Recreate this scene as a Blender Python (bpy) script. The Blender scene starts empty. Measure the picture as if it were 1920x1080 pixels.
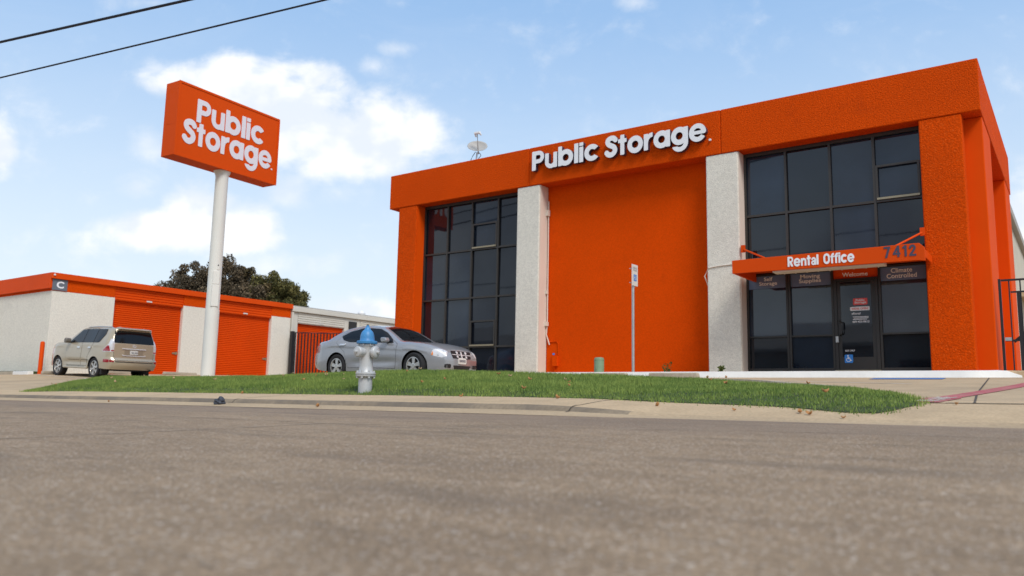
import bpy, bmesh, math, random
import numpy as np
from mathutils import Vector, Matrix
from mathutils.bvhtree import BVHTree

random.seed(7); rng = np.random.default_rng(7)
SC = bpy.context.scene; COL = SC.collection
R = math.radians

# ------------------------------------------------------------------ camera
FPX = 1487.1
_M = ((0.81294953, 0.58200632, 0.01953728), (-0.06527625, 0.1244141, -0.99008088), (-0.57866404, 0.80361046, 0.13913358))
cd = bpy.data.cameras.new('camera'); cam = bpy.data.objects.new('camera', cd); COL.objects.link(cam)
cd.sensor_width = 36; cd.lens = FPX / 1920 * 36; cd.clip_start = .05; cd.clip_end = 6000
r_, d_, f_ = (Vector(v) for v in _M)
cam.matrix_world = Matrix(((r_.x, -d_.x, -f_.x, 0), (r_.y, -d_.y, -f_.y, 0), (r_.z, -d_.z, -f_.z, 0), (0, 0, 0, 1)))
cd.dof.use_dof = True; cd.dof.focus_distance = 11.6; cd.dof.aperture_fstop = 1.7
SC.camera = cam

# ------------------------------------------------------------------ world, sun, exposure
SUN_EL, SUN_AZ = R(48), R(32)      # azimuth measured from +X towards -Y
SC.view_settings.view_transform = 'Standard'; SC.view_settings.look = 'None'
SC.view_settings.exposure = 0.55; SC.view_settings.gamma = 1
W = bpy.data.worlds.new('World'); SC.world = W; W.use_nodes = True


def sky_world():
    nt = W.node_tree; nt.nodes.clear(); N = nt.nodes.new; L = nt.links.new
    def math_(op, a, b=None, clamp=False):
        n = N('ShaderNodeMath'); n.operation = op; n.use_clamp = clamp
        for i, v in enumerate((a, b)):
            if v is None: continue
            if isinstance(v, (int, float)): n.inputs[i].default_value = v
            else: L(v, n.inputs[i])
        return n.outputs[0]
    def dot(a, v):
        n = N('ShaderNodeVectorMath'); n.operation = 'DOT_PRODUCT'; L(a, n.inputs[0]); n.inputs[1].default_value = v
        return n.outputs['Value']
    def sstep(x, lo, hi):
        n = N('ShaderNodeMapRange'); n.interpolation_type = 'SMOOTHSTEP'
        L(x, n.inputs[0]); n.inputs[1].default_value = lo; n.inputs[2].default_value = hi
        return n.outputs[0]
    out = N('ShaderNodeOutputWorld'); bg = N('ShaderNodeBackground'); bg.inputs[1].default_value = 0.12
    sky = N('ShaderNodeTexSky'); sky.sky_type = 'NISHITA'; sky.sun_disc = False
    sky.sun_elevation = SUN_EL; sky.sun_rotation = R(90) + SUN_AZ
    sky.altitude = 100; sky.air_density = 1.0; sky.dust_density = 1.2; sky.ozone_density = 1.2
    tc = N('ShaderNodeTexCoord'); d = tc.outputs['Generated']
    # cloud bank: a patch of the sky dome with its own centre direction and tangent plane
    z = math_('MAXIMUM', dot(d, _M[2]), 0.05)
    u = math_('DIVIDE', dot(d, _M[0]), z); v = math_('MULTIPLY', math_('DIVIDE', dot(d, _M[1]), z), -1.0)
    front = sstep(dot(d, _M[2]), 0.25, 0.45)
    comb = N('ShaderNodeCombineXYZ'); L(u, comb.inputs[0]); L(v, comb.inputs[1])
    def noise(scale, detail, rough, dist=0.0, off=(0, 0, 0), sc=(1, 1, 1)):
        mp = N('ShaderNodeMapping'); mp.inputs['Location'].default_value = off; mp.inputs['Scale'].default_value = sc
        L(comb.outputs[0], mp.inputs[0])
        n = N('ShaderNodeTexNoise'); n.inputs['Scale'].default_value = scale; n.inputs['Detail'].default_value = detail
        n.inputs['Roughness'].default_value = rough; n.inputs['Distortion'].default_value = dist
        L(mp.outputs[0], n.inputs['Vector']); return n.outputs['Fac']
    puffs = [(440, 130, 62, 46, 1), (430, 160, 110, 60, 1), (590, 150, 80, 40, .9), (545, 195, 150, 90, 1), (680, 255, 150, 95, 1), (630, 300, 120, 60, .9), (790, 255, 85, 60, .9), (350, 150, 95, 42, .8),
             (515, 150, 80, 50, .9), (700, 300, 110, 50, .8), (610, 250, 170, 90, 1), (470, 175, 140, 70, 1), 
             (310, 430, 165, 46, 1), (370, 400, 90, 58, 1), (450, 430, 95, 55, 1), (345, 440, 200, 40, 1), 
             (660, 590, 120, 55, .85), (0, 280, 34, 70, .8), (1935, 420, 70, 120, 1), ]
    wisps = [(700, 125, 60, 30, 1), (745, 92, 52, 24, 1), (275, 270, 55, 50, 1), (180, 370, 70, 40, .8), (260, 350, 70, 50, 1), (545, 365, 70, 40, 1), (560, 340, 90, 50, 1), (1195, 5, 70, 25, .8), (520, 500, 240, 50, .8), (300, 130, 60, 45, 1), (830, 320, 70, 60, .9), (640, 360, 120, 50, .9), (290, 5, 150, 25, .7)]
    def field(puffs):
      dens = None
      for (px, py, rx, ry, w) in puffs:
          n = N('ShaderNodeVectorMath'); n.operation = 'SUBTRACT'; L(comb.outputs[0], n.inputs[0])
          n.inputs[1].default_value = ((px - 960) / FPX, (540 - py) / FPX, 0)
          m = N('ShaderNodeVectorMath'); m.operation = 'MULTIPLY'; L(n.outputs[0], m.inputs[0]); m.inputs[1].default_value = (FPX / rx, FPX / ry, 0)
          ln = N('ShaderNodeVectorMath'); ln.operation = 'LENGTH'; L(m.outputs[0], ln.inputs[0])
          e = math_('MULTIPLY', math_('SUBTRACT', 1.25, ln.outputs['Value']), w)
          e = math_('MAXIMUM', e, 0.0)
          if dens is None: dens = e
          else:
              s = N('ShaderNodeMath'); s.operation = 'SMOOTH_MAX'; L(dens, s.inputs[0]); L(e, s.inputs[1]); s.inputs[2].default_value = .18; dens = s.outputs[0]
      return dens
    dens = field(puffs); dw = field(wisps)
    n1 = noise(11, 9, .6, .3, (3.1, 1.7, 0), (1, 1.35, 1)); n1a = noise(9, 4, .5, .2, (3.1, 1.7, 0), (1, 1.3, 1)); n1b = noise(9, 4, .5, .2, (3.12, 1.745, 0), (1, 1.3, 1)); n2 = noise(30, 6, .6, 0, (7, 2, 0))
    dn = math_('ADD', dens, math_('MULTIPLY', math_('SUBTRACT', n1, .5), 1.6))
    dn = math_('ADD', dn, math_('MULTIPLY', math_('SUBTRACT', n2, .5), .45))
    has = sstep(dens, 0.0, .2)
    mask = math_('MULTIPLY', math_('MULTIPLY', sstep(dn, .12, .85), has), front)
    dw = math_('ADD', dw, math_('MULTIPLY', math_('SUBTRACT', n1, .5), 2.6))
    mask = math_('MAXIMUM', math_('MULTIPLY', mask, .94), math_('MULTIPLY', math_('MULTIPLY', sstep(dw, .35, 1.5), .6), front))
    # faint veil of cirrus everywhere, thicker towards the horizon, plus broken cloud on the rest of the dome
    veil = math_('MULTIPLY', sstep(noise(4.5, 8, .62, .8, (0, 4, 0), (1, 2.2, 1)), .45, .85), .09)
    ng = N('ShaderNodeTexNoise'); ng.inputs['Scale'].default_value = 2.6; ng.inputs['Detail'].default_value = 7; L(d, ng.inputs['Vector'])
    rest = math_('MULTIPLY', sstep(ng.outputs['Fac'], .46, .62), math_('SUBTRACT', 1.0, front))
    sep = N('ShaderNodeSeparateXYZ'); L(d, sep.inputs[0])
    hz = math_('MULTIPLY', math_('SUBTRACT', 1.0, sstep(sep.outputs[2], -.02, .56)), .95)
    def mix(fac, a, b):
        n = N('ShaderNodeMix'); n.data_type = 'RGBA'
        if isinstance(fac, float): n.inputs[0].default_value = fac
        else: L(fac, n.inputs[0])
        for i, q in ((6, a), (7, b)):
            if isinstance(q, tuple): n.inputs[i].default_value = q
            else: L(q, n.inputs[i])
        return n.outputs[2]
    c = mix(.70, sky.outputs[0], (1.9, 3.35, 5.5, 1))
    c = mix(hz, c, (4.95, 5.5, 5.85, 1))
    nd = N('ShaderNodeTexNoise'); nd.inputs['Scale'].default_value = 4.2; nd.inputs['Detail'].default_value = 5; L(d, nd.inputs['Vector'])
    c = mix(math_('MAXIMUM', veil, rest), c, (5.2, 5.5, 5.9, 1))
    c = mix(math_('MULTIPLY', math_('MULTIPLY', sstep(nd.outputs['Fac'], .46, .62), math_('SUBTRACT', 1.0, front)), .7), c, (2.1, 2.5, 3.2, 1))
    top_ = sstep(math_('ADD', math_('SUBTRACT', n1a, n1b), math_('MULTIPLY', n2, .08)), -.08, .14)
    body = mix(top_, (4.95, 5.3, 5.75, 1), (6.3, 6.3, 6.3, 1))
    c = mix(mask, c, body)
    L(c, bg.inputs[0]); L(bg.outputs[0], out.inputs[0])


sky_world()
sd = bpy.data.lights.new('sun', 'SUN'); sun = bpy.data.objects.new('sun', sd); COL.objects.link(sun)
sd.energy = 1.75; sd.angle = R(22); sd.color = (1, .95, .87)
sdir = Vector((math.cos(SUN_EL) * math.cos(SUN_AZ), -math.cos(SUN_EL) * math.sin(SUN_AZ), math.sin(SUN_EL)))
sun.rotation_euler = sdir.to_track_quat('Z', 'Y').to_euler(); sun.location = (30, -30, 40)


# ------------------------------------------------------------------ materials
def mat(name, col, rough=.6, metal=0., var=None, bump=None, spec=.5, coat=0., speck=None, ior=1.5, wave=None, dirt=None):
    m = bpy.data.materials.new(name); m.use_nodes = True
    nt = m.node_tree; P = nt.nodes['Principled BSDF']; N = nt.nodes.new; L = nt.links.new
    P.inputs['Base Color'].default_value = (*col, 1); P.inputs['Roughness'].default_value = rough
    P.inputs['Metallic'].default_value = metal; P.inputs['Specular IOR Level'].default_value = spec; P.inputs['IOR'].default_value = ior
    if coat: P.inputs['Coat Weight'].default_value = coat; P.inputs['Coat Roughness'].default_value = .05
    tc = N('ShaderNodeTexCoord'); co = tc.outputs['Object']; cur = None
    def noise(s, det=4, r=.55):
        n = N('ShaderNodeTexNoise'); n.inputs['Scale'].default_value = s; n.inputs['Detail'].default_value = det; n.inputs['Roughness'].default_value = r
        L(co, n.inputs['Vector']); return n.outputs['Fac']
    def ramp(x, lo, hi, a, b):
        n = N('ShaderNodeMapRange'); L(x, n.inputs[0])
        for i, v in zip((1, 2, 3, 4), (lo, hi, a, b)): n.inputs[i].default_value = v
        return n.outputs[0]
    def mul(fac):
        nonlocal cur
        n = N('ShaderNodeMix'); n.data_type = 'RGBA'; n.blend_type = 'MULTIPLY'; n.inputs[0].default_value = 1
        if cur is None: n.inputs[6].default_value = (*col, 1)
        else: L(cur, n.inputs[6])
        L(fac, n.inputs[7]); cur = n.outputs[2]
    for v in (var or []):
        s, amt = v; mul(ramp(noise(s), .3, .7, 1 - amt, 1 + amt))
    if speck:
        s, lo, hi, c2 = speck
        n = N('ShaderNodeMix'); n.data_type = 'RGBA'; L(ramp(noise(s, 2, .6), lo, hi, 0, 1), n.inputs[0])
        if cur is None: n.inputs[6].default_value = (*col, 1)
        else: L(cur, n.inputs[6])
        n.inputs[7].default_value = (*c2, 1); cur = n.outputs[2]
    if dirt:
        s, lo, hi, c2, amt = dirt
        n = N('ShaderNodeMix'); n.data_type = 'RGBA'; L(ramp(noise(s, 6, .65), lo, hi, 0, amt), n.inputs[0])
        if cur is None: n.inputs[6].default_value = (*col, 1)
        else: L(cur, n.inputs[6])
        n.inputs[7].default_value = (*c2, 1); cur = n.outputs[2]
    if cur: L(cur, P.inputs['Base Color'])
    if bump:
        s, st, dist = bump
        b = N('ShaderNodeBump'); b.inputs['Strength'].default_value = st; b.inputs['Distance'].default_value = dist
        L(noise(s, 3, .6), b.inputs['Height']); L(b.outputs[0], P.inputs['Normal'])
    return m


ORANGE = (.66, .066, .0)
M = {}
M['orange_stucco'] = mat('orange_stucco', ORANGE, .9, var=[(.35, .09), (30, .20)], bump=(34, 1, .03), spec=.10, speck=(36, .60, .74, (.86, .15, .02)), dirt=(.9, .58, .8, (.30, .03, .003), .5))
M['orange_panel'] = mat('orange_panel', (.68, .065, .0), .9, var=[(.3, .07), (30, .09)], bump=(45, .5, .012), spec=.08, dirt=(1.1, .54, .8, (.40, .036, .002), .4))
M['orange_smooth'] = mat('orange_smooth', (.70, .072, .0), .8, var=[(.6, .06)], bump=(40, .1, .004), spec=.12)
M['orange_metal'] = mat('orange_metal', (.68, .066, .0), .6, var=[(.5, .06)], spec=.15)
M['sign_orange'] = mat('sign_orange', (.66, .068, .0), .6, var=[(.4, .03)], spec=.12)
M['white_stucco'] = mat('white_stucco', (.75, .715, .63), .85, var=[(.4, .05), (14, .08), (36, .14)], bump=(40, .8, .02), spec=.2, dirt=(.8, .55, .85, (.45, .42, .37), .5))
M['cream_smooth'] = mat('cream_smooth', (.70, .62, .54), .7, var=[(.8, .05)], spec=.25)
M['white_paint'] = mat('white_paint', (.80, .79, .76), .5, var=[(1, .04), (9, .03)], dirt=(3, .6, .8, (.5, .46, .4), .4))
M['white_pole'] = mat('white_pole', (.78, .76, .70), .45, var=[(.8, .04)], spec=.4)
M['white_metal'] = mat('white_metal', (.62, .59, .52), .5, var=[(.6, .06)], spec=.4)
M['letter_white'] = mat('letter_white', (.82, .83, .86), .4)
M['letter_edge'] = mat('letter_edge', (.05, .035, .06), .5)
M['sign_white'] = mat('sign_white', (.74, .70, .74), .4)
M['navy'] = mat('navy', (.060, .050, .085), .5)
M['glass_blue'] = mat('glass_blue', (.013, .020, .034), .03, var=[(.5, .5)], spec=.62, bump=(1.3, .010, .05))
M['glass_blind'] = mat('glass_blind', (.028, .029, .036), .03, var=[(.6, .3)], spec=.62, bump=(1.3, .010, .05))
M['glass_dark'] = mat('glass_dark', (.007, .009, .014), .03, var=[(.5, .5)], spec=.62, ior=1.5, bump=(1.3, .010, .05))
M['glass_side'] = mat('glass_side', (.008, .009, .011), .04, spec=.32)
M['frame_dark'] = mat('frame_dark', (.035, .032, .030), .4, metal=.3)
M['mullion'] = mat('mullion', (.055, .05, .045), .45, metal=.4)
M['door_frame'] = mat('door_frame', (.03, .027, .026), .4, metal=.2)
M['black_iron'] = mat('black_iron', (.014, .013, .016), .5)
M['decal_grey'] = mat('decal_grey', (.12, .17, .28), .4)
M['decal_beige'] = mat('decal_beige', (.88, .86, .82), .5)
M['decal_white'] = mat('decal_white', (.72, .74, .78), .5)
M['decal_red'] = mat('decal_red', (.60, .05, .045), .4)
M['decal_blue'] = mat('decal_blue', (.02, .20, .62), .4)
M['grey_plate'] = mat('grey_plate', (.13, .15, .18), .5)
M['steel'] = mat('steel', (.50, .50, .50), .4, metal=.7, var=[(6, .1)])
M['chrome'] = mat('chrome', (.75, .75, .76), .12, metal=1.)
M['brass'] = mat('brass', (.35, .30, .2), .4, metal=.6)
M['green_box'] = mat('green_box', (.20, .30, .19), .6, var=[(5, .1)])
M['concrete'] = mat('concrete', (.50, .365, .225), .9, var=[(.3, .08), (3, .08), (40, .12)], bump=(60, .3, .01), spec=.2, dirt=(.7, .5, .8, (.25, .19, .125), .5))
M['concrete_lot'] = mat('concrete_lot', (.46, .34, .215), .9, var=[(.25, .10), (2.2, .08), (50, .12)], bump=(60, .3, .01), spec=.2, dirt=(.6, .5, .8, (.2, .155, .11), .5))
M['kerb_dark'] = mat('kerb_dark', (.20, .17, .13), .9, var=[(1.5, .25), (14, .25)], bump=(50, .4, .01), spec=.2)
M['joint'] = mat('joint', (.07, .055, .04), .9)
M['stop_concrete'] = mat('stop_concrete', (.42, .36, .28), .9, var=[(4, .12), (30, .1)], bump=(40, .4, .01), spec=.2)
M['red_line'] = mat('red_line', (.42, .085, .095), .8, var=[(3, .15)], dirt=(6, .45, .7, (.36, .25, .19), .75))
M['white_line'] = mat('white_line', (.62, .58, .50), .8, dirt=(5, .45, .7, (.36, .29, .21), .8))
M['blue_line'] = mat('blue_line', (.06, .17, .42), .8, dirt=(5, .5, .75, (.3, .27, .24), .6))
M['earth'] = mat('earth', (.17, .14, .09), 1, var=[(.1, .2)])
M['soil'] = mat('soil', (.045, .062, .018), 1, var=[(1, .2), (8, .25)])
M['rock'] = mat('rock', (.045, .05, .065), .7, var=[(12, .3)], bump=(14, .6, .02))
M['leaf_brown'] = mat('leaf_brown', (.42, .20, .07), .8, var=[(20, .25)])
M['leaf_tan'] = mat('leaf_tan', (.46, .32, .17), .8, var=[(20, .2)])
M['bark'] = mat('bark', (.07, .055, .045), .9, var=[(8, .3)])
M['silver'] = mat('silver', (.335, .34, .36), .30, metal=.34, coat=.8, spec=.5, var=[(.8, .03)])
M['gold'] = mat('gold', (.44, .375, .27), .32, metal=.22, coat=.8, spec=.5, var=[(.8, .03)])
M['mirror_tan'] = mat('mirror_tan', (.16, .14, .115), .35, metal=.3)
M['black_plastic'] = mat('black_plastic', (.015, .015, .017), .6)
M['well'] = mat('well', (.006, .006, .007), .9)
M['tyre'] = mat('tyre', (.016, .016, .018), .85, bump=(40, .2, .004))
M['alloy'] = mat('alloy', (.60, .58, .55), .3, metal=.8)
M['crosshair'] = mat('crosshair', (.72, .72, .74), .4, metal=.2)
M['lamp_clear'] = mat('lamp_clear', (.70, .70, .72), .25, metal=.2, coat=.5)
M['lamp_red'] = mat('lamp_red', (.32, .010, .018), .15, coat=1.)
M['lamp_orange'] = mat('lamp_orange', (.80, .22, .02), .2, coat=1.)
M['plate_white'] = mat('plate_white', (.68, .66, .62), .5)
M['hyd_silver'] = mat('hyd_silver', (.49, .50, .505), .45, metal=.15, var=[(5, .06), (22, .05)], bump=(30, .15, .004), dirt=(5, .6, .8, (.35, .31, .25), .5))
M['hyd_blue'] = mat('hyd_blue', (.05, .23, .49), .45, var=[(6, .12)], bump=(30, .12, .004), dirt=(9, .62, .8, (.02, .09, .25), .5))
M['rubber_wire'] = mat('rubber_wire', (.012, .012, .02), .6)
M['dish_grey'] = mat('dish_grey', (.40, .39, .37), .5)
M['plastic_white'] = mat('plastic_white', (.8, .8, .8), .4)
M['roof_grey'] = mat('roof_grey', (.35, .33, .30), .8, var=[(.5, .1)])
M['warehouse'] = mat('warehouse', (.30, .29, .27), .8, var=[(.3, .1)])


def road_material():
    m = bpy.data.materials.new('chip_seal'); m.use_nodes = True
    nt = m.node_tree; P = nt.nodes['Principled BSDF']; N = nt.nodes.new; L = nt.links.new
    co = N('ShaderNodeTexCoord').outputs['Object']
    def noise(s, det=4, r=.55, sc=(1, 1, 1)):
        mp = N('ShaderNodeMapping'); mp.inputs['Scale'].default_value = sc; L(co, mp.inputs[0])
        n = N('ShaderNodeTexNoise'); n.inputs['Scale'].default_value = s; n.inputs['Detail'].default_value = det; n.inputs['Roughness'].default_value = r
        L(mp.outputs[0], n.inputs['Vector']); return n.outputs['Fac']
    def ramp(x, lo, hi, a, b):
        n = N('ShaderNodeMapRange'); L(x, n.inputs[0])
        for i, v in zip((1, 2, 3, 4), (lo, hi, a, b)): n.inputs[i].default_value = v
        return n.outputs[0]
    def mix(f, a, b, mode='MIX'):
        n = N('ShaderNodeMix'); n.data_type = 'RGBA'; n.blend_type = mode
        if isinstance(f, (int, float)): n.inputs[0].default_value = f
        else: L(f, n.inputs[0])
        for i, q in ((6, a), (7, b)):
            if isinstance(q, tuple): n.inputs[i].default_value = (*q, 1)
            else: L(q, n.inputs[i])
        return n.outputs[2]
    vor = N('ShaderNodeTexVoronoi'); vor.inputs['Scale'].default_value = 120; L(co, vor.inputs['Vector'])
    sepv = N('ShaderNodeSeparateColor'); L(vor.outputs['Color'], sepv.inputs[0])
    base = mix(ramp(noise(.45, 5, .6, (.55, 1.3, 1)), .36, .64, 0, 1), (.215, .152, .094), (.315, .226, .140))
    stone = mix(sepv.outputs[0], (.145, .10, .065), (.44, .31, .20))
    c = mix(.52, base, stone)
    c = mix(ramp(sepv.outputs[1], .93, .95, 0, .75), c, (.58, .50, .42))
    c = mix(1, c, ramp(noise(4, 5, .65, (.6, 1.4, 1)), .3, .7, .86, 1.12), 'MULTIPLY')
    c = mix(1, c, ramp(noise(22, 3, .6), .3, .7, .91, 1.09), 'MULTIPLY')
    c = mix(ramp(noise(1.3, 5, .62, (.35, 1.6, 1)), .52, .70, 0, .45), c, (.10, .08, .065))
    c = mix(ramp(noise(26, 2, .5, (.4, 1, 1)), .70, .76, 0, .6), c, (.05, .047, .05))
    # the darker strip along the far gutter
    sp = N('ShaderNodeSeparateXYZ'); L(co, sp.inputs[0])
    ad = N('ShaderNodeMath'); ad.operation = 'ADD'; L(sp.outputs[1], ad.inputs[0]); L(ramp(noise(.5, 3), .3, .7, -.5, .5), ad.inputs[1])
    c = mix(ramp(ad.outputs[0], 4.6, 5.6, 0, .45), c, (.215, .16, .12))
    L(c, P.inputs['Base Color']); P.inputs['Roughness'].default_value = .9; P.inputs['Specular IOR Level'].default_value = .25
    b = N('ShaderNodeBump'); b.inputs['Strength'].default_value = .5; b.inputs['Distance'].default_value = .006
    L(vor.outputs['Distance'], b.inputs['Height']); L(b.outputs[0], P.inputs['Normal'])
    return m


M['road'] = road_material()


def leaf_material(name, a, b, tr=.15):
    m = bpy.data.materials.new(name); m.use_nodes = True
    nt = m.node_tree; P = nt.nodes['Principled BSDF']; N = nt.nodes.new; L = nt.links.new
    at = N('ShaderNodeAttribute'); at.attribute_name = 'tint'
    n = N('ShaderNodeMix'); n.data_type = 'RGBA'; L(at.outputs['Fac'], n.inputs[0]); n.inputs[6].default_value = (*a, 1); n.inputs[7].default_value = (*b, 1)
    L(n.outputs[2], P.inputs['Base Color']); P.inputs['Roughness'].default_value = .7; P.inputs['Specular IOR Level'].default_value = .2
    return m


M['grass'] = leaf_material('grass_blades', (.082, .155, .033), (.31, .385, .09))
M['fol_brown'] = leaf_material('foliage_brown', (.050, .042, .028), (.20, .145, .085))
M['fol_mid'] = leaf_material('foliage_mid', (.050, .044, .024), (.21, .155, .075))
M['fol_olive'] = leaf_material('foliage_olive', (.044, .050, .018), (.22, .185, .06))
M['weed'] = leaf_material('weed_leaf', (.05, .09, .02), (.14, .17, .05))


# ------------------------------------------------------------------ mesh helpers
class MB:
    def __init__(s): s.v = []; s.f = []
    def add(s, vs, fs):
        o = len(s.v); s.v += [tuple(map(float, q)) for q in vs]; s.f += [tuple(o + i for i in f) for f in fs]; return s
    def box(s, x0, y0, z0, x1, y1, z1):
        if x0 > x1: x0, x1 = x1, x0
        if y0 > y1: y0, y1 = y1, y0
        if z0 > z1: z0, z1 = z1, z0
        return s.add([(x0, y0, z0), (x1, y0, z0), (x1, y1, z0), (x0, y1, z0), (x0, y0, z1), (x1, y0, z1), (x1, y1, z1), (x0, y1, z1)],
                     [(0, 3, 2, 1), (4, 5, 6, 7), (0, 1, 5, 4), (1, 2, 6, 5), (2, 3, 7, 6), (3, 0, 4, 7)])
    def prism(s, pts, a0, a1, axis='y'):
        """pts: closed 2D outline; axis y: (x,z), axis x: (y,z), axis z: (x,y)"""
        n = len(pts)
        put = {'y': lambda p, a: (p[0], a, p[1]), 'x': lambda p, a: (a, p[0], p[1]), 'z': lambda p, a: (p[0], p[1], a)}[axis]
        vs = [put(p, a0) for p in pts] + [put(p, a1) for p in pts]
        fs = [tuple(range(n))[::-1], tuple(range(n, 2 * n))] + [(i, (i + 1) % n, n + (i + 1) % n, n + i) for i in range(n)]
        return s.add(vs, fs)
    def lathe(s, prof, seg=24, mtx=None, caps=True):
        """prof: (r, h) list, revolved about local Z"""
        vs = []; fs = []
        for (r, h) in prof:
            for k in range(seg):
                a = 2 * math.pi * k / seg; vs.append(Vector((r * math.cos(a), r * math.sin(a), h)))
        for i in range(len(prof) - 1):
            for k in range(seg):
                k2 = (k + 1) % seg; fs.append((i * seg + k, i * seg + k2, (i + 1) * seg + k2, (i + 1) * seg + k))
        if caps:
            fs.append(tuple(range(seg))[::-1]); fs.append(tuple((len(prof) - 1) * seg + k for k in range(seg)))
        if mtx is not None: vs = [mtx @ q for q in vs]
        return s.add(vs, fs)
    def tube(s, pts, r, seg=8, r2=None):
        pts = [Vector(p) for p in pts]; n = len(pts); vs = []; fs = []
        for i, p in enumerate(pts):
            t = (pts[min(i + 1, n - 1)] - pts[max(i - 1, 0)]).normalized()
            a = t.cross(Vector((0, 0, 1)) if abs(t.z) < .9 else Vector((1, 0, 0))).normalized(); b = t.cross(a)
            rr = r if r2 is None else r + (r2 - r) * i / (n - 1)
            for k in range(seg):
                th = 2 * math.pi * k / seg; vs.append(p + a * rr * math.cos(th) + b * rr * math.sin(th))
        for i in range(n - 1):
            for k in range(seg):
                k2 = (k + 1) % seg; fs.append((i * seg + k, (i + 1) * seg + k, (i + 1) * seg + k2, i * seg + k2))
        fs.append(tuple(range(seg))); fs.append(tuple((n - 1) * seg + k for k in range(seg))[::-1])
        return s.add(vs, fs)
    def bar(s, p0, p1, w, h=None):
        h = h or w; p0 = Vector(p0); p1 = Vector(p1); t = (p1 - p0).normalized()
        a = t.cross(Vector((0, 0, 1)) if abs(t.z) < .9 else Vector((0, 1, 0))).normalized(); b = a.cross(t)
        vs = [p + a * (sx * w / 2) + b * (sy * h / 2) for p in (p0, p1) for sx, sy in ((-1, -1), (1, -1), (1, 1), (-1, 1))]
        return s.add(vs, [(0, 1, 2, 3), (7, 6, 5, 4), (0, 4, 5, 1), (1, 5, 6, 2), (2, 6, 7, 3), (3, 7, 4, 0)])


LOC = {}


def obj(name, mb, m, parent=None, smooth=False, bevel=0., fixn=True):
    """one mesh object; vertices are given in the parent's frame (world frame shifted to the parent's base for 'placed' parents)"""
    vs = mb.v
    if parent is not None and parent.name in LOC:
        l = LOC[parent.name]; vs = [(a - l[0], b - l[1], c - l[2]) for a, b, c in vs]
    me = bpy.data.meshes.new(name); me.from_pydata(vs, [], mb.f)
    if fixn:
        bm = bmesh.new(); bm.from_mesh(me); bmesh.ops.recalc_face_normals(bm, faces=bm.faces); bm.to_mesh(me); bm.free()
    if m: me.materials.append(M[m] if isinstance(m, str) else m)
    o = bpy.data.objects.new(name, me); COL.objects.link(o)
    if smooth:
        me.polygons.foreach_set('use_smooth', [True] * len(me.polygons))
        if hasattr(me, 'set_sharp_from_angle'): me.set_sharp_from_angle(angle=R(40))
    if bevel:
        b = o.modifiers.new('bevel', 'BEVEL'); b.width = bevel; b.segments = 2; b.limit_method = 'ANGLE'; b.angle_limit = R(40)
        b.harden_normals = False
    if parent is not None:
        o.parent = parent
        if parent.name in LOC: LOC[o.name] = LOC[parent.name]
    return o


def thing(name, label, cat, loc=(0, 0, 0), rz=0., group=None, local=False):
    o = bpy.data.objects.new(name, None); COL.objects.link(o); o.empty_display_size = .3
    o.location = loc; o.rotation_euler = (0, 0, rz); o['label'] = label; o['category'] = cat
    if group: o['group'] = group
    if not local: LOC[o.name] = loc
    return o


def tag(o, label, cat, group=None):
    o['label'] = label; o['category'] = cat
    if group: o['group'] = group
    return o


def struct(o, kind='structure'):
    o['kind'] = kind; return o


# 2-D shapes from signed distances, meshed by marching triangles
def march(sdf, x0, y0, x1, y1, step):
    nx = max(2, int(round((x1 - x0) / step))); ny = max(2, int(round((y1 - y0) / step)))
    xs = np.linspace(x0, x1, nx + 1); ys = np.linspace(y0, y1, ny + 1)
    X, Y = np.meshgrid(xs, ys, indexing='ij'); D = sdf(X, Y)
    D = np.where(np.abs(D) < 1e-6 * (x1 - x0), -1e-6 * (x1 - x0), D)
    verts = []; idx = {}; faces = []
    def vid(key, p):
        if key not in idx: idx[key] = len(verts); verts.append(p)
        return idx[key]
    def corner(i, j): return vid((i, j), (xs[i], ys[j]))
    def cut(a, b):
        k = (a, b) if a < b else (b, a); da = D[k[0]]; db = D[k[1]]; t = da / (da - db); t = min(max(t, .04), .96)
        pa = (xs[k[0][0]], ys[k[0][1]]); pb = (xs[k[1][0]], ys[k[1][1]])
        return vid(k, (pa[0] + t * (pb[0] - pa[0]), pa[1] + t * (pb[1] - pa[1])))
    for i in range(nx):
        for j in range(ny):
            q = [(i, j), (i + 1, j), (i + 1, j + 1), (i, j + 1)]
            neg = [D[c] < 0 for c in q]
            if not any(neg): continue
            if all(neg): faces.append(tuple(corner(*c) for c in q)); continue
            for tri in ((0, 1, 2), (0, 2, 3)):
                poly = []
                for k in range(3):
                    a = q[tri[k]]; b = q[tri[(k + 1) % 3]]
                    if D[a] < 0: poly.append(corner(*a))
                    if (D[a] < 0) != (D[b] < 0): poly.append(cut(a, b))
                if len(poly) >= 3: faces.append(tuple(poly))
    cnt = {}
    for f in faces:
        for k in range(len(f)):
            e = (f[k], f[(k + 1) % len(f)])
            if (e[1], e[0]) in cnt: del cnt[(e[1], e[0])]
            else: cnt[e] = 1
    return verts, faces, list(cnt)


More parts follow.
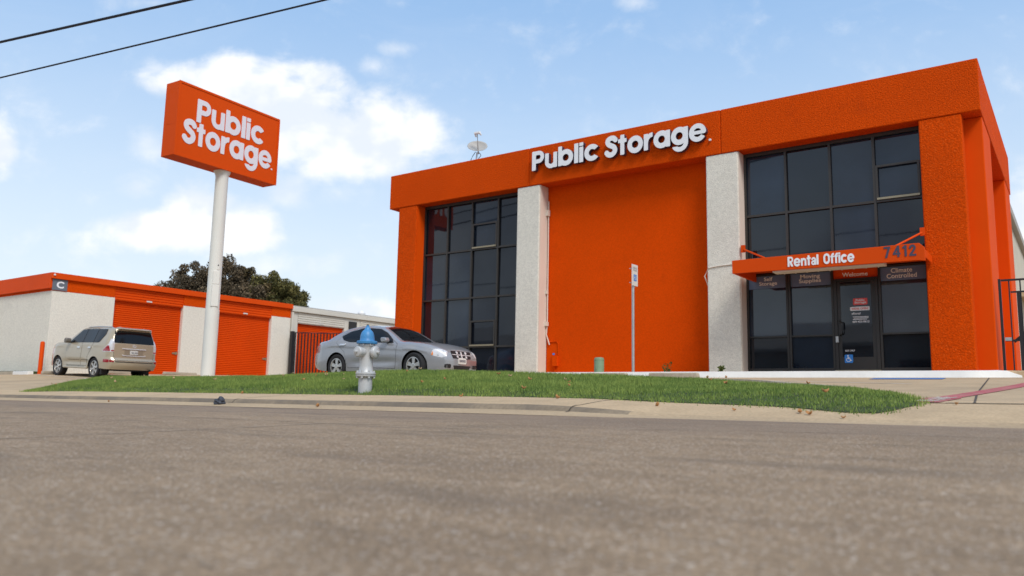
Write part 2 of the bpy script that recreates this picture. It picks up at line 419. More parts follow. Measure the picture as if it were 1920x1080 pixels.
def sd_box(x, y, a, b, c, d):
    qx = np.abs(x - (a + c) / 2) - (c - a) / 2; qy = np.abs(y - (b + d) / 2) - (d - b) / 2
    return np.hypot(np.maximum(qx, 0), np.maximum(qy, 0)) + np.minimum(np.maximum(qx, qy), 0)
def sd_disc(x, y, cx, cy, r): return np.hypot(x - cx, y - cy) - r
def sd_ring(x, y, cx, cy, ro, ri): return np.maximum(np.hypot(x - cx, y - cy) - ro, ri - np.hypot(x - cx, y - cy))
def sd_wedge(x, y, cx, cy, a0, a1):
    m = (a0 + a1) / 2; h = R((a1 - a0) / 2); th = np.arctan2(y - cy, x - cx) - R(m); th = (th + np.pi) % (2 * np.pi) - np.pi
    return (np.abs(th) - h) * np.hypot(x - cx, y - cy)
def sd_line(x, y, pts, w):
    d = np.full(np.shape(x), 1e9)
    for (a, b), (c, e) in zip(pts[:-1], pts[1:]):
        px, py = c - a, e - b; t = np.clip(((x - a) * px + (y - b) * py) / (px * px + py * py + 1e-12), 0, 1)
        d = np.minimum(d, np.hypot(x - a - t * px, y - b - t * py))
    return d - w
def sd_poly(x, y, pts):
    d = np.full(np.shape(x), 1e18); s = np.ones(np.shape(x)); n = len(pts)
    for i in range(n):
        ax, ay = pts[i]; bx, by = pts[i - 1]; ex, ey = bx - ax, by - ay; wx, wy = x - ax, y - ay
        t = np.clip((wx * ex + wy * ey) / (ex * ex + ey * ey + 1e-12), 0, 1); d = np.minimum(d, (wx - ex * t) ** 2 + (wy - ey * t) ** 2)
        c1 = y >= ay; c2 = y < by; c3 = ex * wy > ey * wx
        s = np.where((c1 & c2 & c3) | (~c1 & ~c2 & ~c3), -s, s)
    return s * np.sqrt(d)
U = lambda *a: np.minimum.reduce(a)
CUT = lambda a, b: np.maximum(a, -b)


def catmull(pts, n=8):
    out = []; P = [pts[0]] + list(pts) + [pts[-1]]
    for i in range(1, len(P) - 2):
        for k in range(n):
            t = k / n; p0, p1, p2, p3 = (np.array(P[i + q], float) for q in (-1, 0, 1, 2))
            out.append(tuple(.5 * (2 * p1 + (p2 - p0) * t + (2 * p0 - 5 * p1 + 4 * p2 - p3) * t * t + (3 * p1 - p0 - 3 * p2 + p3) * t ** 3)))
    return out + [tuple(pts[-1])]


S_LINE = catmull([(.60, .80), (.50, .895), (.35, .915), (.20, .86), (.15, .74), (.22, .62), (.36, .535), (.51, .45), (.575, .31), (.52, .17), (.37, .085), (.21, .11), (.10, .21)], 8)
GLYPH = {   # geometric sans letters, cap height 1: (width, y0, y1, sdf)
    'P': (.72, 0, 1, lambda x, y: U(sd_box(x, y, 0, 0, .225, 1), CUT(U(sd_box(x, y, .1, .36, .40, 1), sd_disc(x, y, .40, .68, .32)), U(sd_box(x, y, .22, .56, .40, .80), sd_disc(x, y, .40, .68, .12))))),
    'u': (.71, -.02, .80, lambda x, y: U(sd_box(x, y, 0, .34, .21, .78), sd_box(x, y, .50, 0, .71, .78), np.maximum(sd_ring(x, y, .355, .335, .355, .15), y - .35))),
    'b': (.86, -.02, 1, lambda x, y: U(sd_box(x, y, 0, 0, .21, 1), sd_ring(x, y, .44, .39, .42, .185))),
    'l': (.215, 0, 1, lambda x, y: sd_box(x, y, 0, 0, .225, 1)),
    'i': (.215, 0, 1, lambda x, y: U(sd_box(x, y, 0, 0, .215, .78), sd_box(x, y, 0, .84, .215, 1))),
    'c': (.76, -.03, .81, lambda x, y: CUT(sd_ring(x, y, .42, .39, .42, .185), sd_wedge(x, y, .36, .39, -33, 33))),
    'S': (.70, -.03, 1.03, lambda x, y: sd_line(x, y, S_LINE, .120)),
    't': (.46, 0, .98, lambda x, y: U(sd_box(x, y, .125, 0, .335, .98), sd_box(x, y, 0, .60, .46, .78))),
    'o': (.84, -.03, .81, lambda x, y: sd_ring(x, y, .42, .39, .42, .185)),
    'r': (.46, 0, .81, lambda x, y: U(sd_box(x, y, 0, 0, .21, .78), np.maximum(np.maximum(sd_ring(x, y, .46, .37, .44, .235), x - .46), .37 - y))),
    'a': (.86, -.02, .81, lambda x, y: U(sd_box(x, y, .65, 0, .86, .78), sd_ring(x, y, .42, .39, .42, .185))),
    'g': (.86, -.36, .81, lambda x, y: U(sd_box(x, y, .65, .06, .86, .78), sd_ring(x, y, .42, .39, .42, .185),
                                         CUT(np.maximum(sd_ring(x, y, .44, .07, .42, .215), y - .08), sd_box(x, y, -.2, -.10, .30, .3)))),
    'e': (.84, -.03, .81, lambda x, y: U(CUT(sd_ring(x, y, .42, .39, .42, .21), sd_wedge(x, y, .44, .36, -30, 1)), np.maximum(sd_box(x, y, .1, .315, .80, .465), sd_disc(x, y, .42, .39, .42)))),
    'R': (.70, 0, 1, lambda x, y: U(sd_box(x, y, 0, 0, .215, 1), CUT(U(sd_box(x, y, .1, .38, .38, 1), sd_disc(x, y, .38, .69, .31)), U(sd_box(x, y, .215, .55, .38, .83), sd_disc(x, y, .38, .69, .14))), np.maximum(sd_line(x, y, [(.34, .45), (.60, -.05)], .112), -y))),
    'n': (.66, 0, .76, lambda x, y: U(sd_box(x, y, 0, 0, .20, .74), sd_box(x, y, .46, 0, .66, .46), np.maximum(sd_ring(x, y, .36, .45, .30, .11), .44 - y))),
    'O': (.86, -.02, 1.02, lambda x, y: (lambda d: np.maximum(d - .40, .19 - d))(np.hypot(np.maximum(np.abs(x - .43), 0), np.maximum(np.abs(y - .5) - .12, 0)))),
    'f': (.44, 0, 1.02, lambda x, y: U(sd_box(x, y, .09, 0, .29, .74), sd_box(x, y, 0, .60, .43, .74), np.maximum(np.maximum(sd_ring(x, y, .37, .72, .28, .10), x - .44), .70 - y))),
    'A': (.60, -.02, .77, lambda x, y: U(sd_box(x, y, .40, 0, .60, .52), np.maximum(sd_ring(x, y, .32, .48, .28, .11), .50 - y), sd_ring(x, y, .26, .215, .235, .085), sd_box(x, y, .26, .31, .5, .45))),
    '7': (.60, 0, 1, lambda x, y: U(sd_box(x, y, 0, .83, .60, 1), sd_line(x, y, [(.48, .88), (.20, .05)], .095))),
    '4': (.68, 0, 1, lambda x, y: U(sd_box(x, y, .40, 0, .59, 1), sd_box(x, y, 0, .22, .68, .37), sd_line(x, y, [(.47, .93), (.09, .30)], .085))),
    '1': (.36, 0, 1, lambda x, y: U(sd_box(x, y, .17, 0, .36, 1), sd_line(x, y, [(.24, .90), (.06, .80)], .085))),
    '2': (.62, 0, 1, lambda x, y: U(sd_box(x, y, .02, 0, .62, .16), np.maximum(sd_line(x, y, catmull([(.10, .72), (.16, .86), (.31, .91), (.46, .85), (.50, .70), (.42, .53), (.10, .10)], 6), .092), -y))),
    '.': (.12, 0, .12, lambda x, y: sd_ring(x, y, .06, .06, .06, .02)),
}


def glyph_mb(ch, ox, oy, sx, sy, depth, put, step=.035):
    w, y0, y1, f = GLYPH[ch]; mb = MB()
    vs, fs, ed = march(lambda x, y: f(x, y) - .007, -.05, y0 - .05, w + .05, y1 + .05, step)
    n = len(vs); P = [(ox + a * sx, oy + b * sy) for a, b in vs]
    mb.add([put(p[0], p[1], depth) for p in P] + [put(p[0], p[1], 0) for p in P], list(fs) + [(b, a, n + a, n + b) for a, b in ed] + [tuple(n + i for i in f[::-1]) for f in fs])
    return mb, w


def logo_word(word, x0, y0, x1, cap, depth, put, parent, m, gap=.07, edge=None):
    tot = sum(GLYPH[c][0] for c in word) + gap * (len(word) - 1); sx = (x1 - x0) / tot; x = x0; out = []
    for c in word:
        mb, w = glyph_mb(c, x, y0, sx, cap, depth, put)
        o = obj('letter', mb, m, parent); out.append(o)
        if edge:
            o.data.materials.append(M[edge]); fr = Vector(put(0, 0, 1)) - Vector(put(0, 0, 0))
            for p in o.data.polygons:
                if abs(p.normal.dot(fr)) < .5: p.material_index = 1
        x += (w + gap) * sx
    return out


def text(name, s, x0, y0, x1, h, put, parent, m, bold=.018, depth=.004, align='LEFT'):
    """built-in font lettering, fitted to the span x0..x1 and cap height h, mapped by put(x, y, d)"""
    cu = bpy.data.curves.new('t', 'FONT'); cu.body = s; cu.size = 1; cu.offset = bold; cu.align_x = 'CENTER' if '\n' in s else 'LEFT'; cu.space_line = .85
    cu.resolution_u = 4
    o = bpy.data.objects.new('t', cu); COL.objects.link(o)
    bpy.context.view_layer.update()
    me = bpy.data.meshes.new_from_object(o.evaluated_get(bpy.context.evaluated_depsgraph_get())); bpy.data.objects.remove(o); bpy.data.curves.remove(cu)
    v = np.array([q.co[:] for q in me.vertices]); fs = [tuple(p.vertices) for p in me.polygons]; bpy.data.meshes.remove(me)
    a0, a1 = v[:, 0].min(), v[:, 0].max(); b0, b1 = v[:, 1].min(), v[:, 1].max()
    vs = [(x0 + (p[0] - a0) / (a1 - a0) * (x1 - x0), y0 + (p[1] - b0) / (b1 - b0) * h) for p in v]
    cnt = {}
    for f in fs:
        for k in range(len(f)):
            e = (f[k], f[(k + 1) % len(f)])
            if (e[1], e[0]) in cnt: del cnt[(e[1], e[0])]
            else: cnt[e] = 1
    n = len(vs); mb = MB()
    mb.add([put(p[0], p[1], depth) for p in vs] + [put(p[0], p[1], 0) for p in vs], list(fs) + [(b, a, n + a, n + b) for a, b in cnt])
    return obj(name, mb, m, parent, fixn=False)


def shape(name, sdf, bounds, step, depth, put, parent, m):
    vs, fs, ed = march(sdf, *bounds, step); n = len(vs); mb = MB()
    mb.add([put(a, b, depth) for a, b in vs] + [put(a, b, 0) for a, b in vs], list(fs) + [(b, a, n + a, n + b) for a, b in ed])
    return obj(name, mb, m, parent, fixn=False)


def wheelchair(x, y, s):
    return lambda X, Y: U(sd_disc(X, Y, x - .06 * s, y + .36 * s, .075 * s), sd_line(X, Y, [(x - .06 * s, y + .25 * s), (x - .03 * s, y - .03 * s), (x + .17 * s, y - .03 * s), (x + .25 * s, y - .26 * s), (x + .34 * s, y - .22 * s)], .04 * s),
                          sd_line(X, Y, [(x - .05 * s, y + .12 * s), (x + .14 * s, y + .12 * s)], .03 * s),
                          CUT(sd_ring(X, Y, x - .03 * s, y - .16 * s, .25 * s, .19 * s), sd_wedge(X, Y, x - .03 * s, y - .16 * s, -20, 100)))


def facade(Y): return lambda a, b, d: (a, Y - d, b)          # plane facing -Y
def sidewall(X): return lambda a, b, d: (X + d, a, b)          # plane facing +X


# ------------------------------------------------------------------ terrain
def sstep(x, a, b): t = np.clip((x - a) / (b - a), 0, 1); return t * t * (3 - 2 * t)
def tilt(X): return .0042 * (np.clip(X, -32, 8) + 5)
def zt(X, Y):
    """height of the paved lot"""
    X = np.asarray(X, float); Y = np.asarray(Y, float)
    z = np.where(Y < 16.3, -.03 + .062 * (Y - 7), .5466 + .025 * (np.minimum(Y, 60) - 16.3))
    z = z + tilt(X) * (1 - sstep(Y, 7, 13))
    return z + .034 * np.clip(-29.0 - X, 0, 5) * sstep(Y, 9.5, 14.5)
def zr(X, Y):
    """height of the road"""
    return -.150 + .033 * (np.clip(Y, -9, 6.6) - 6.35) + tilt(X)
def apron(X): return np.maximum(sstep(X, -4.7, -2.7), sstep(-X, 18.0, 21.0))
def bump(X, Y):
    a = .03 + .05 * sstep(Y, 7.6, 8.6) + .135 * np.exp(-((X + 11.8) / 3.6) ** 2) * sstep(Y, 8, 12.5)
    return a - .03 * sstep(X, -7.5, -5.0)


def grid(name, xs, ys, zf, m, mask=None):
    X, Y = np.meshgrid(xs, ys, indexing='ij'); Z = zf(X, Y); ny = len(ys)
    mb = MB(); mb.v = list(map(tuple, np.stack([X.ravel(), Y.ravel(), Z.ravel()], 1)))
    for i in range(len(xs) - 1):
        for j in range(ny - 1):
            if mask is None or mask((xs[i] + xs[i + 1]) / 2, (ys[j] + ys[j + 1]) / 2):
                mb.f.append((i * ny + j, (i + 1) * ny + j, (i + 1) * ny + j + 1, i * ny + j + 1))
    return obj(name, mb, m, smooth=True, fixn=False)


far = np.array([-3000, -900, -300, -120, -60, -40, -25, -15, -10, -5, 0, 4, 10, 17, 30, 45, 60, 120, 300, 900, 3000.])
struct(grid('ground', far, far, lambda X, Y: np.where(Y < 5, zr(X, Y), np.where(Y < 8, -.35, zt(X, np.maximum(Y, 8)))) - .12, 'earth'))
struct(grid('road', np.linspace(-90, 60, 76), np.concatenate([np.linspace(-9, 6.45, 32)]), zr, 'road'))
KX = np.concatenate([np.linspace(-80, -24, 15), np.linspace(-23, 0, 93)[0:], np.linspace(1, 50, 15)])
# kerb: gutter pan, kerb face, rounded top, walk strip, swept along the street
prof = [(6.38, .004, 0), (6.70, .040, .004), (6.76, .046, .012), (6.80, .086, .022), (6.84, .103, .032), (6.90, .111, .044), (7.02, .118, .062), (7.4, None, None), (8.2, None, None)]
def kerb_z(k, X):
    y, a, b = prof[k]; base = float(zr(X, 6.35)); t = float(apron(X))
    if a is None:
        hi = float(zt(X, y)) + .004
        return hi - t * .035 * max(0, (7.9 - y) / .9)
    return base + a * (1 - t) + b * t
def kerb(name, ks, m, KX=KX):
    mb = MB(); n = len(ks)
    for x in KX:
        for k in ks: mb.v.append((x, prof[k][0], kerb_z(k, x)))
    for i in range(len(KX) - 1):
        for j in range(n - 1): mb.f.append((i * n + j, (i + 1) * n + j, (i + 1) * n + j + 1, i * n + j + 1))
    return struct(obj(name, mb, m, smooth=True, fixn=False))
M['gutter'] = mat('gutter', (.44, .325, .205), .9, var=[(.8, .1), (30, .12)], bump=(50, .3, .01), spec=.2)
kerb('kerb', [0, 1, 2], 'gutter')
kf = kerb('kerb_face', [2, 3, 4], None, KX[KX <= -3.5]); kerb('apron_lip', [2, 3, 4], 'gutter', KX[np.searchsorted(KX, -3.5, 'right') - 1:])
M['kerb_brown'] = mat('kerb_brown', (.25, .195, .135), .9, var=[(1.5, .12), (20, .15)], bump=(50, .4, .01), spec=.2, dirt=(1.1, .40, .6, (.15, .125, .10), .8))  # kerb face in a mottled brown, darker than the gutter
kf.data.materials.append(M['kerb_brown'])
kerb('footway', [4, 5, 6, 7, 8], 'concrete')
mb = MB()
for x in (-4.15, -9.6, -15.0):
    for ks in ((1, 2, 3, 4, 5, 6, 7, 8),):
        pts = [Vector((x + .0 * k, prof[k][0], kerb_z(k, x) + .004)) for k in ks]
        for a, b in zip(pts[:-1], pts[1:]): mb.add([a - Vector((.008, 0, 0)), a + Vector((.008, 0, 0)), b + Vector((.008, 0, 0)), b - Vector((.008, 0, 0))], [(0, 1, 2, 3)])
struct(obj('footway_joints', mb, 'joint', fixn=False))
struct(grid('parking_lot', np.concatenate([np.linspace(-90, -42, 9), np.linspace(-40, 6, 70), np.linspace(8, 60, 8)]), np.concatenate([[7.9], np.linspace(8.2, 16.3, 22), np.linspace(16.8, 60, 30)]), zt, 'concrete_lot'))


def ribbon(name, pts, w, m, dz=.006):
    mb = MB(); P = [np.array(p, float) for p in pts]
    for i, p in enumerate(P):
        t = P[min(i + 1, len(P) - 1)] - P[max(i - 1, 0)]; t /= np.hypot(*t); nrm = np.array([-t[1], t[0]])
        ww = w[i] if isinstance(w, (list, tuple)) else w
        for s in (-.5, .5):
            q = p + nrm * s * ww; mb.v.append((q[0], q[1], float(zt(q[0], q[1])) + dz))
    mb.f = [(2 * i, 2 * i + 1, 2 * i + 3, 2 * i + 2) for i in range(len(P) - 1)]
    return struct(obj(name, mb, m, fixn=False))


red = catmull([(-1.20, 7.95), (-1.13, 8.6), (-1.00, 9.6), (-.84, 11.0), (-.66, 12.75), (-.55, 14.0)], 6)
ribbon('fire_lane_line', red, [.30] * 8 + [.22] * (len(red) - 8), 'red_line')
ribbon('lot_joint', [(-1.0, 7.93), (3, 7.93), (12, 7.93)], .035, 'joint', .004)
ribbon('lot_joint', [(-.78, 7.95), (-.95, 10), (-1.32, 15.9)], .02, 'joint', .004)
ep = catmull([(-2.4, 11.2), (-3.35, 11.85), (-5.05, 13.85), (-7.4, 14.25), (-13.6, 14.3)], 6)
mb = MB(); n = len(ep)
for i, p in enumerate(ep):
    t = np.array(ep[min(i + 1, n - 1)]) - np.array(ep[max(i - 1, 0)]); t /= np.hypot(*t); h = .045 * min(1, i / 5)
    for o_, dz in ((-.06, -.05), (-.05, h), (.05, h), (.06, -.05)): mb.v.append((p[0] - t[1] * o_, p[1] + t[0] * o_, float(zt(*p)) + dz))
mb.f = [(4 * i + j, 4 * i + j + 1, 4 * i + j + 5, 4 * i + j + 4) for i in range(n - 1) for j in range(3)]
M['edging'] = mat('edging', (.52, .46, .37), .9, dirt=(3, .45, .7, (.34, .27, .18), .8))
struct(obj('lawn_edging', mb, 'edging'))
def road_seam(pts, w):
    mb = MB(); P = [np.array(p, float) for p in pts]
    for i, p in enumerate(P):
        t = P[min(i + 1, len(P) - 1)] - P[max(i - 1, 0)]; t /= np.hypot(*t); nr = np.array([-t[1], t[0]]) * w * (.4 + .6 * abs(math.sin(i * 2.3)))
        for q in (p - nr, p + nr): mb.v.append((q[0], q[1], float(zr(q[0], q[1])) + .004))
    mb.f = [(2 * i, 2 * i + 1, 2 * i + 3, 2 * i + 2) for i in range(len(P) - 1)]
    struct(obj('road_seam', mb, 'seam', fixn=False))
M['seam'] = mat('seam', (.36, .28, .20), .9, dirt=(8, .4, .65, (.27, .2, .14), .9))
road_seam(catmull([(-5.26, 1.4), (-5.24, 2.12), (-5.17, 2.49), (-5.11, 2.83), (-4.96, 3.69), (-4.93, 4.35)], 6), .016)
road_seam(catmull([(-4.93, 4.35), (-4.46, 4.41), (-3.19, 4.46), (-2.16, 5.12), (-.35, 5.37), (3, 5.5)], 6), .011)
road_seam(catmull([(-20, 4.0), (-9.92, 3.98), (-7.31, 4.35), (-4.93, 4.35)], 6), .010)
ribbon('bay_line', [(-2.05, 12.9), (-5.5, 14.6)], .07, 'white_line')
ribbon('accessible_bay_paint', [(-3.1, 15.45), (-1.95, 15.5)], .75, 'blue_line')
ribbon('bay_line', [(-25.3, 12.2), (-29.4, 14.55), (-33.5, 14.6)], .10, 'white_line')
# FIRE LANE stencilled on the red line
def red_put(a, b, d):
    t = min(max(a, 0), 1); i = min(int(t * 8), 7); p = np.array(red[i]) + (np.array(red[i + 1]) - np.array(red[i])) * (t * 8 - i); q = np.array(red[i + 1]) - np.array(red[i]); q /= np.hypot(*q)
    x, y = p + np.array([q[1], -q[0]]) * b * -1; return (x, y, float(zt(x, y)) + .010)
struct(text('fire_lane_lettering', 'FIRE LANE', .12, -.09, .98, .18, red_put, None, 'white_line', .02, 0))

# ------------------------------------------------------------------ lawn, grass, leaves
LAWN = [(-17.9, 7.6), (-17.0, 7.95), (-16.4, 8.02), (-9.3, 7.98), (-5.8, 7.98), (-4.6, 7.85), (-3.7, 7.56), (-2.2, 7.33), (-1.55, 7.08), (-1.30, 7.12), (-1.19, 7.6), (-1.22, 7.95), (-1.40, 8.8), (-1.87, 10.1), (-3.45, 11.45), (-5.2, 13.45),
        (-7, 13.75), (-16, 13.85), (-24, 13.95), (-26.2, 14.45), (-28.0, 14.55), (-27.2, 13.5), (-24.3, 11.8), (-21.6, 9.9)]
def lawn_sd(x, y): return sd_poly(np.asarray(x, float), np.asarray(y, float), LAWN)
vs, fs, ed = march(lawn_sd, -28.6, 6.6, -.9, 14.9, .25)
def lawn_z(X, Y):
    X = np.asarray(X, float); Y = np.asarray(Y, float)
    base = np.where(Y < 7.9, np.interp(Y, [6.7, 7.4, 7.9], [0, 0, 0]), 0)
    low = np.array([np.interp(y, [6.76, 7.02, 7.4, 7.9], [kerb_z(2, x), kerb_z(6, x), kerb_z(7, x), kerb_z(8, x) - .018]) for x, y in zip(X.ravel(), Y.ravel())]).reshape(X.shape)
    g = np.where(Y < 7.9, low, zt(X, Y)); e = -lawn_sd(X, Y)
    return g + .008 + bump(X, Y) * sstep(e, 0, .5)
V = np.array(vs); Z = lawn_z(V[:, 0], V[:, 1]); mb = MB(); n = len(vs)
mb.v = [(a, b, c) for (a, b), c in zip(vs, Z)] + [(a, b, c - .06) for (a, b), c in zip(vs, Z)]
mb.f = list(fs) + [(b, a, n + a, n + b) for a, b in ed]
struct(obj('lawn', mb, 'soil', smooth=True, fixn=False))


def tri_mesh(name, verts, nper, m, tint, parent=None, quads=False):
    """fast mesh of many loose faces; tint: one value per face"""
    nf = len(verts) // nper; me = bpy.data.meshes.new(name); me.vertices.add(len(verts)); me.vertices.foreach_set('co', np.asarray(verts, np.float32).ravel())
    me.loops.add(len(verts)); me.loops.foreach_set('vertex_index', np.arange(len(verts), dtype=np.int32))
    me.polygons.add(nf); me.polygons.foreach_set('loop_start', np.arange(0, len(verts), nper, dtype=np.int32))
    at = me.attributes.new('tint', 'FLOAT', 'FACE'); at.data.foreach_set('value', np.asarray(tint, np.float32))
    me.update(calc_edges=True); me.materials.append(M[m]); o = bpy.data.objects.new(name, me); COL.objects.link(o)
    if parent: o.parent = parent
    return o


def grass():
    n = 640000; x = rng.uniform(-28.4, -1.0, n); y = rng.uniform(6.8, 14.7, n)
    keep = rng.random(n) < np.clip(1.25 - (y - 7) * .09, .35, 1); x = x[keep]; y = y[keep]
    e = -lawn_sd(x, y) + rng.normal(0, .05, len(x)); k = e > -.02; x, y, e = x[k], y[k], e[k]; z = lawn_z(x, y); n = len(x)
    cl = np.sin(x * 2.3 + 1.7 * np.sin(y * 1.9)) * np.sin(y * 3.1 + 1.3 * np.sin(x * 1.1)); cl2 = np.sin(x * 9 + 2 * np.sin(y * 7)) * np.sin(y * 11 + x * 3)
    h = np.clip(rng.normal(.042, .012, n) + .010 * cl + .008 * cl2, .02, .11); h *= np.where(rng.random(n) < .02, 1.6, 1)
    h *= np.clip(.65 + e * .8, .65, 1.0) * (1 - .3 * sstep(x, -7, -3))
    w = rng.uniform(.003, .0065, n); a = rng.uniform(0, 2 * np.pi, n); b = rng.uniform(0, 2 * np.pi, n); l = rng.uniform(.1, .75, n) * h
    dx, dy = np.cos(a) * w, np.sin(a) * w
    v = np.empty((n, 3, 3)); v[:, 0] = np.stack([x - dx, y - dy, z - .01], 1); v[:, 1] = np.stack([x + dx, y + dy, z - .01], 1); v[:, 2] = np.stack([x + np.cos(b) * l, y + np.sin(b) * l, z + h], 1)
    t = np.clip(.42 + .20 * cl + .14 * cl2 + rng.normal(0, .22, n), 0, 1.3)
    o = tri_mesh('grass', v.reshape(-1, 3), 3, 'grass', t); o['kind'] = 'stuff'; o['label'] = 'green mown grass on the strip between street and lot'; o['category'] = 'grass'


grass()


def leaf_mb(seed):
    r = random.Random(seed); mb = MB(); n = 7; L = .07; vs = []
    for i in range(n):
        t = i / (n - 1); w = .024 * math.sin(math.pi * min(.98, t * .9 + .06)) * (1 + .25 * r.uniform(-1, 1)); c = .05 * (t - .5) ** 2 * 4 * .5
        vs += [(t * L - L / 2, -w, c + .014 + r.uniform(0, .008)), (t * L - L / 2, 0, c), (t * L - L / 2, w, c + .016 + r.uniform(0, .01))]
    fs = []
    for i in range(n - 1):
        for j in range(2): fs.append((i * 3 + j, (i + 1) * 3 + j, (i + 1) * 3 + j + 1, i * 3 + j + 1))
    mb.add(vs, fs); return mb
protos = []
for k, (m, lab, grp) in enumerate((('leaf_brown', 'curled reddish brown fallen leaf lying on the grass strip', 'brown fallen leaves'), ('leaf_tan', 'pale tan dry leaf lying on the grass strip', 'pale fallen leaves'), ('leaf_brown', 'small brown dead leaf lying on bare concrete beside the grass', 'leaves on concrete'))):
    o = obj('fallen_leaf', leaf_mb(k), m, smooth=True, fixn=False); s = o.modifiers.new('thickness', 'SOLIDIFY'); s.thickness = .003; tag(o, lab, 'leaf', grp); protos.append(o)
first = [True] * 3
def put_leaf(k, x, y, z, s):
    o = protos[k] if first[k] else protos[k].copy()
    if not first[k]: COL.objects.link(o)
    first[k] = False; o.location = (x, y, z); o.rotation_euler = (random.uniform(-.5, .5), random.uniform(-.5, .5), random.uniform(0, 6.28)); o.scale = (s,) * 3
cnt = 0
while cnt < 40:
    x = random.uniform(-22, -1.6); y = random.uniform(7.3, 12.5)
    if float(lawn_sd(x, y)) < -.12:
        put_leaf(0 if random.random() < .6 else 1, x, y, float(lawn_z(np.array([x]), np.array([y]))[0]) + .07, random.uniform(.5, 1.0)); cnt += 1
for x, y in ((-4.9, 7.72), (-2.0, 7.05), (-1.9, 6.98), (-1.6, 6.85), (-2.6, 7.1), (-.35, 7.9), (-12.4, 6.5), (-7.6, 6.55), (-6.4, 7.85), (-10.9, 7.85), (-3.4, 7.2), (-.9, 7.75)):
    put_leaf(2, x, y, max(float(np.interp(y, [q[0] for q in prof], [kerb_z(k, x) for k in range(9)])), float(zr(x, min(y, 6.35)))) + .006, random.uniform(.5, .95))

# dark lump in the gutter
mb = MB(); bm = bmesh.new(); bmesh.ops.create_icosphere(bm, subdivisions=3, radius=1)
for v in bm.verts:
    p = v.co; k = 1 + .25 * math.sin(p.x * 4 + 1) * math.cos(p.y * 3) + .14 * math.sin(p.z * 7 + p.x * 5)
    v.co = Vector((p.x * .085 * k, p.y * .06 * k, max(p.z, -.6) * .06 * k + .035))
mb.add([v.co for v in bm.verts], [tuple(v.index for v in f.verts) for f in bm.faces]); bm.free()
o = obj('rock', mb, 'rock'); o.location = (-9.62, 6.58, float(zr(-9.6, 6.35)) + .022); tag(o, 'small dark grey lump of stone lying in the gutter below the kerb', 'rock')

# ------------------------------------------------------------------ main office building
G0 = .79                                    # floor level at the facade
B = thing('office_building', 'two storey orange stucco office with dark glass, two white columns and entrance canopy', 'building', (-10, 19, G0))
XL, XR, YF, ZT, ZH = -18.9, -1.42, 19.0, 7.51, 6.34
YB = 27.4
mb = MB()
for a, b in ((XL, -13.15), (-13.13, -7.19), (-7.17, XR)): mb.box(a, YF, ZH, b, YF + .9, ZT)
mb.box(-13.16, YF + .02, ZH + .01, -13.12, YF + .6, ZT - .01); mb.box(-7.20, YF + .02, ZH + .01, -7.16, YF + .6, ZT - .01)
mb.box(XL + .003, YF + .903, ZH, XL + .8, YB, ZT - .004); mb.box(XR - .8, YF + .903, ZH, XR - .003, YB, ZT - .004)
obj('fascia', mb, 'orange_stucco', B, bevel=.03)
mb = MB(); mb.box(-18.47, YF + .02, .1, -17.65, YF + .6, ZH - .003); obj('pillar', mb, 'orange_stucco', B, bevel=.025)
mb = MB(); mb.box(-2.63, YF + .02, .1, -1.79, YF + .46, ZH - .003); obj('pillar', mb, 'orange_stucco', B, bevel=.025)
for y0, y1 in ((YF + .463, 21.25), (25.4, 27.2)):
    mb = MB(); mb.box(-2.4, y0, .1, -1.44, y1, ZH - .003); obj('pillar', mb, 'orange_smooth', B, bevel=.02)
for x0, x1 in ((-13.57, -12.76), (-7.60, -6.75)):
    mb = MB(); mb.box(x0, YF + .025, .1, x1, YF + .46, ZH - .003); c = obj('column', mb, 'white_stucco', B, bevel=.03)
# smooth plaster returns of the columns and pillars (facing the openings)
for x, m, y1 in ((-12.757, 'cream_smooth', 19.47), (-6.747, 'cream_smooth', 19.43), (-17.647, 'orange_smooth', 19.44)):
    mb = MB(); mb.box(x, YF + .06, .2, x + .012, y1, ZH - .006); obj('column_return', mb, m, B)
mb = MB(); mb.box(-12.74, 19.48, .1, -7.62, 19.8, ZH + .3); obj('wall_panel', mb, 'orange_panel', B)
mb = MB(); mb.box(-18.2, 19.9, .1, -17.9, YB - .4, ZH + .2); mb.box(-2.3, 21.26, .1, -2.0, YB - .3, ZH + .2); mb.box(-18.2, YB - .4, .1, -2.0, YB - .1, ZH + .4); obj('wall', mb, 'orange_panel', B)
mb = MB(); mb.box(XL + .4, YF + .91, ZH + .32, XR - .4, YB - .42, ZH + .5); obj('roof', mb, 'roof_grey', B)
for a, b in ((-17.6, -13.6), (-6.7, -2.7)):
    mb = MB(); mb.box(a, YF + .91, ZH + .02, b, 20.6, ZH + .06); obj('soffit', mb, 'orange_smooth', B)

GY = 19.46
def panes(mb, xs, zs):
    """every pane of the window sits a little out of true in its frame"""
    for a, b in zip(xs[:-1], xs[1:]):
        for c, d in zip(zs[:-1], zs[1:]):
            tx, tz = random.uniform(-.010, .010), random.uniform(-.012, .012); cx, cz = (a + b) / 2, (c + d) / 2
            yy = lambda x, z: GY + .012 + tx * (x - cx) + tz * (z - cz)
            v = [(x, yy(x, z) + e, z) for e in (0, .02) for x, z in ((a + .003, c + .003), (b - .003, c + .003), (b - .003, d - .003), (a + .003, d - .003))]
            mb.add(v, [(0, 1, 2, 3), (7, 6, 5, 4), (0, 4, 5, 1), (1, 5, 6, 2), (2, 6, 7, 3), (3, 7, 4, 0)])
def tint_panes(w):
    w.data.materials.append(M['glass_blue']); w.data.materials.append(M['glass_blind'])
    for i in range(0, len(w.data.polygons), 6):
        k = random.choice((0, 0, 1, 1, 2))
        for p in list(w.data.polygons)[i:i + 6]: p.material_index = k
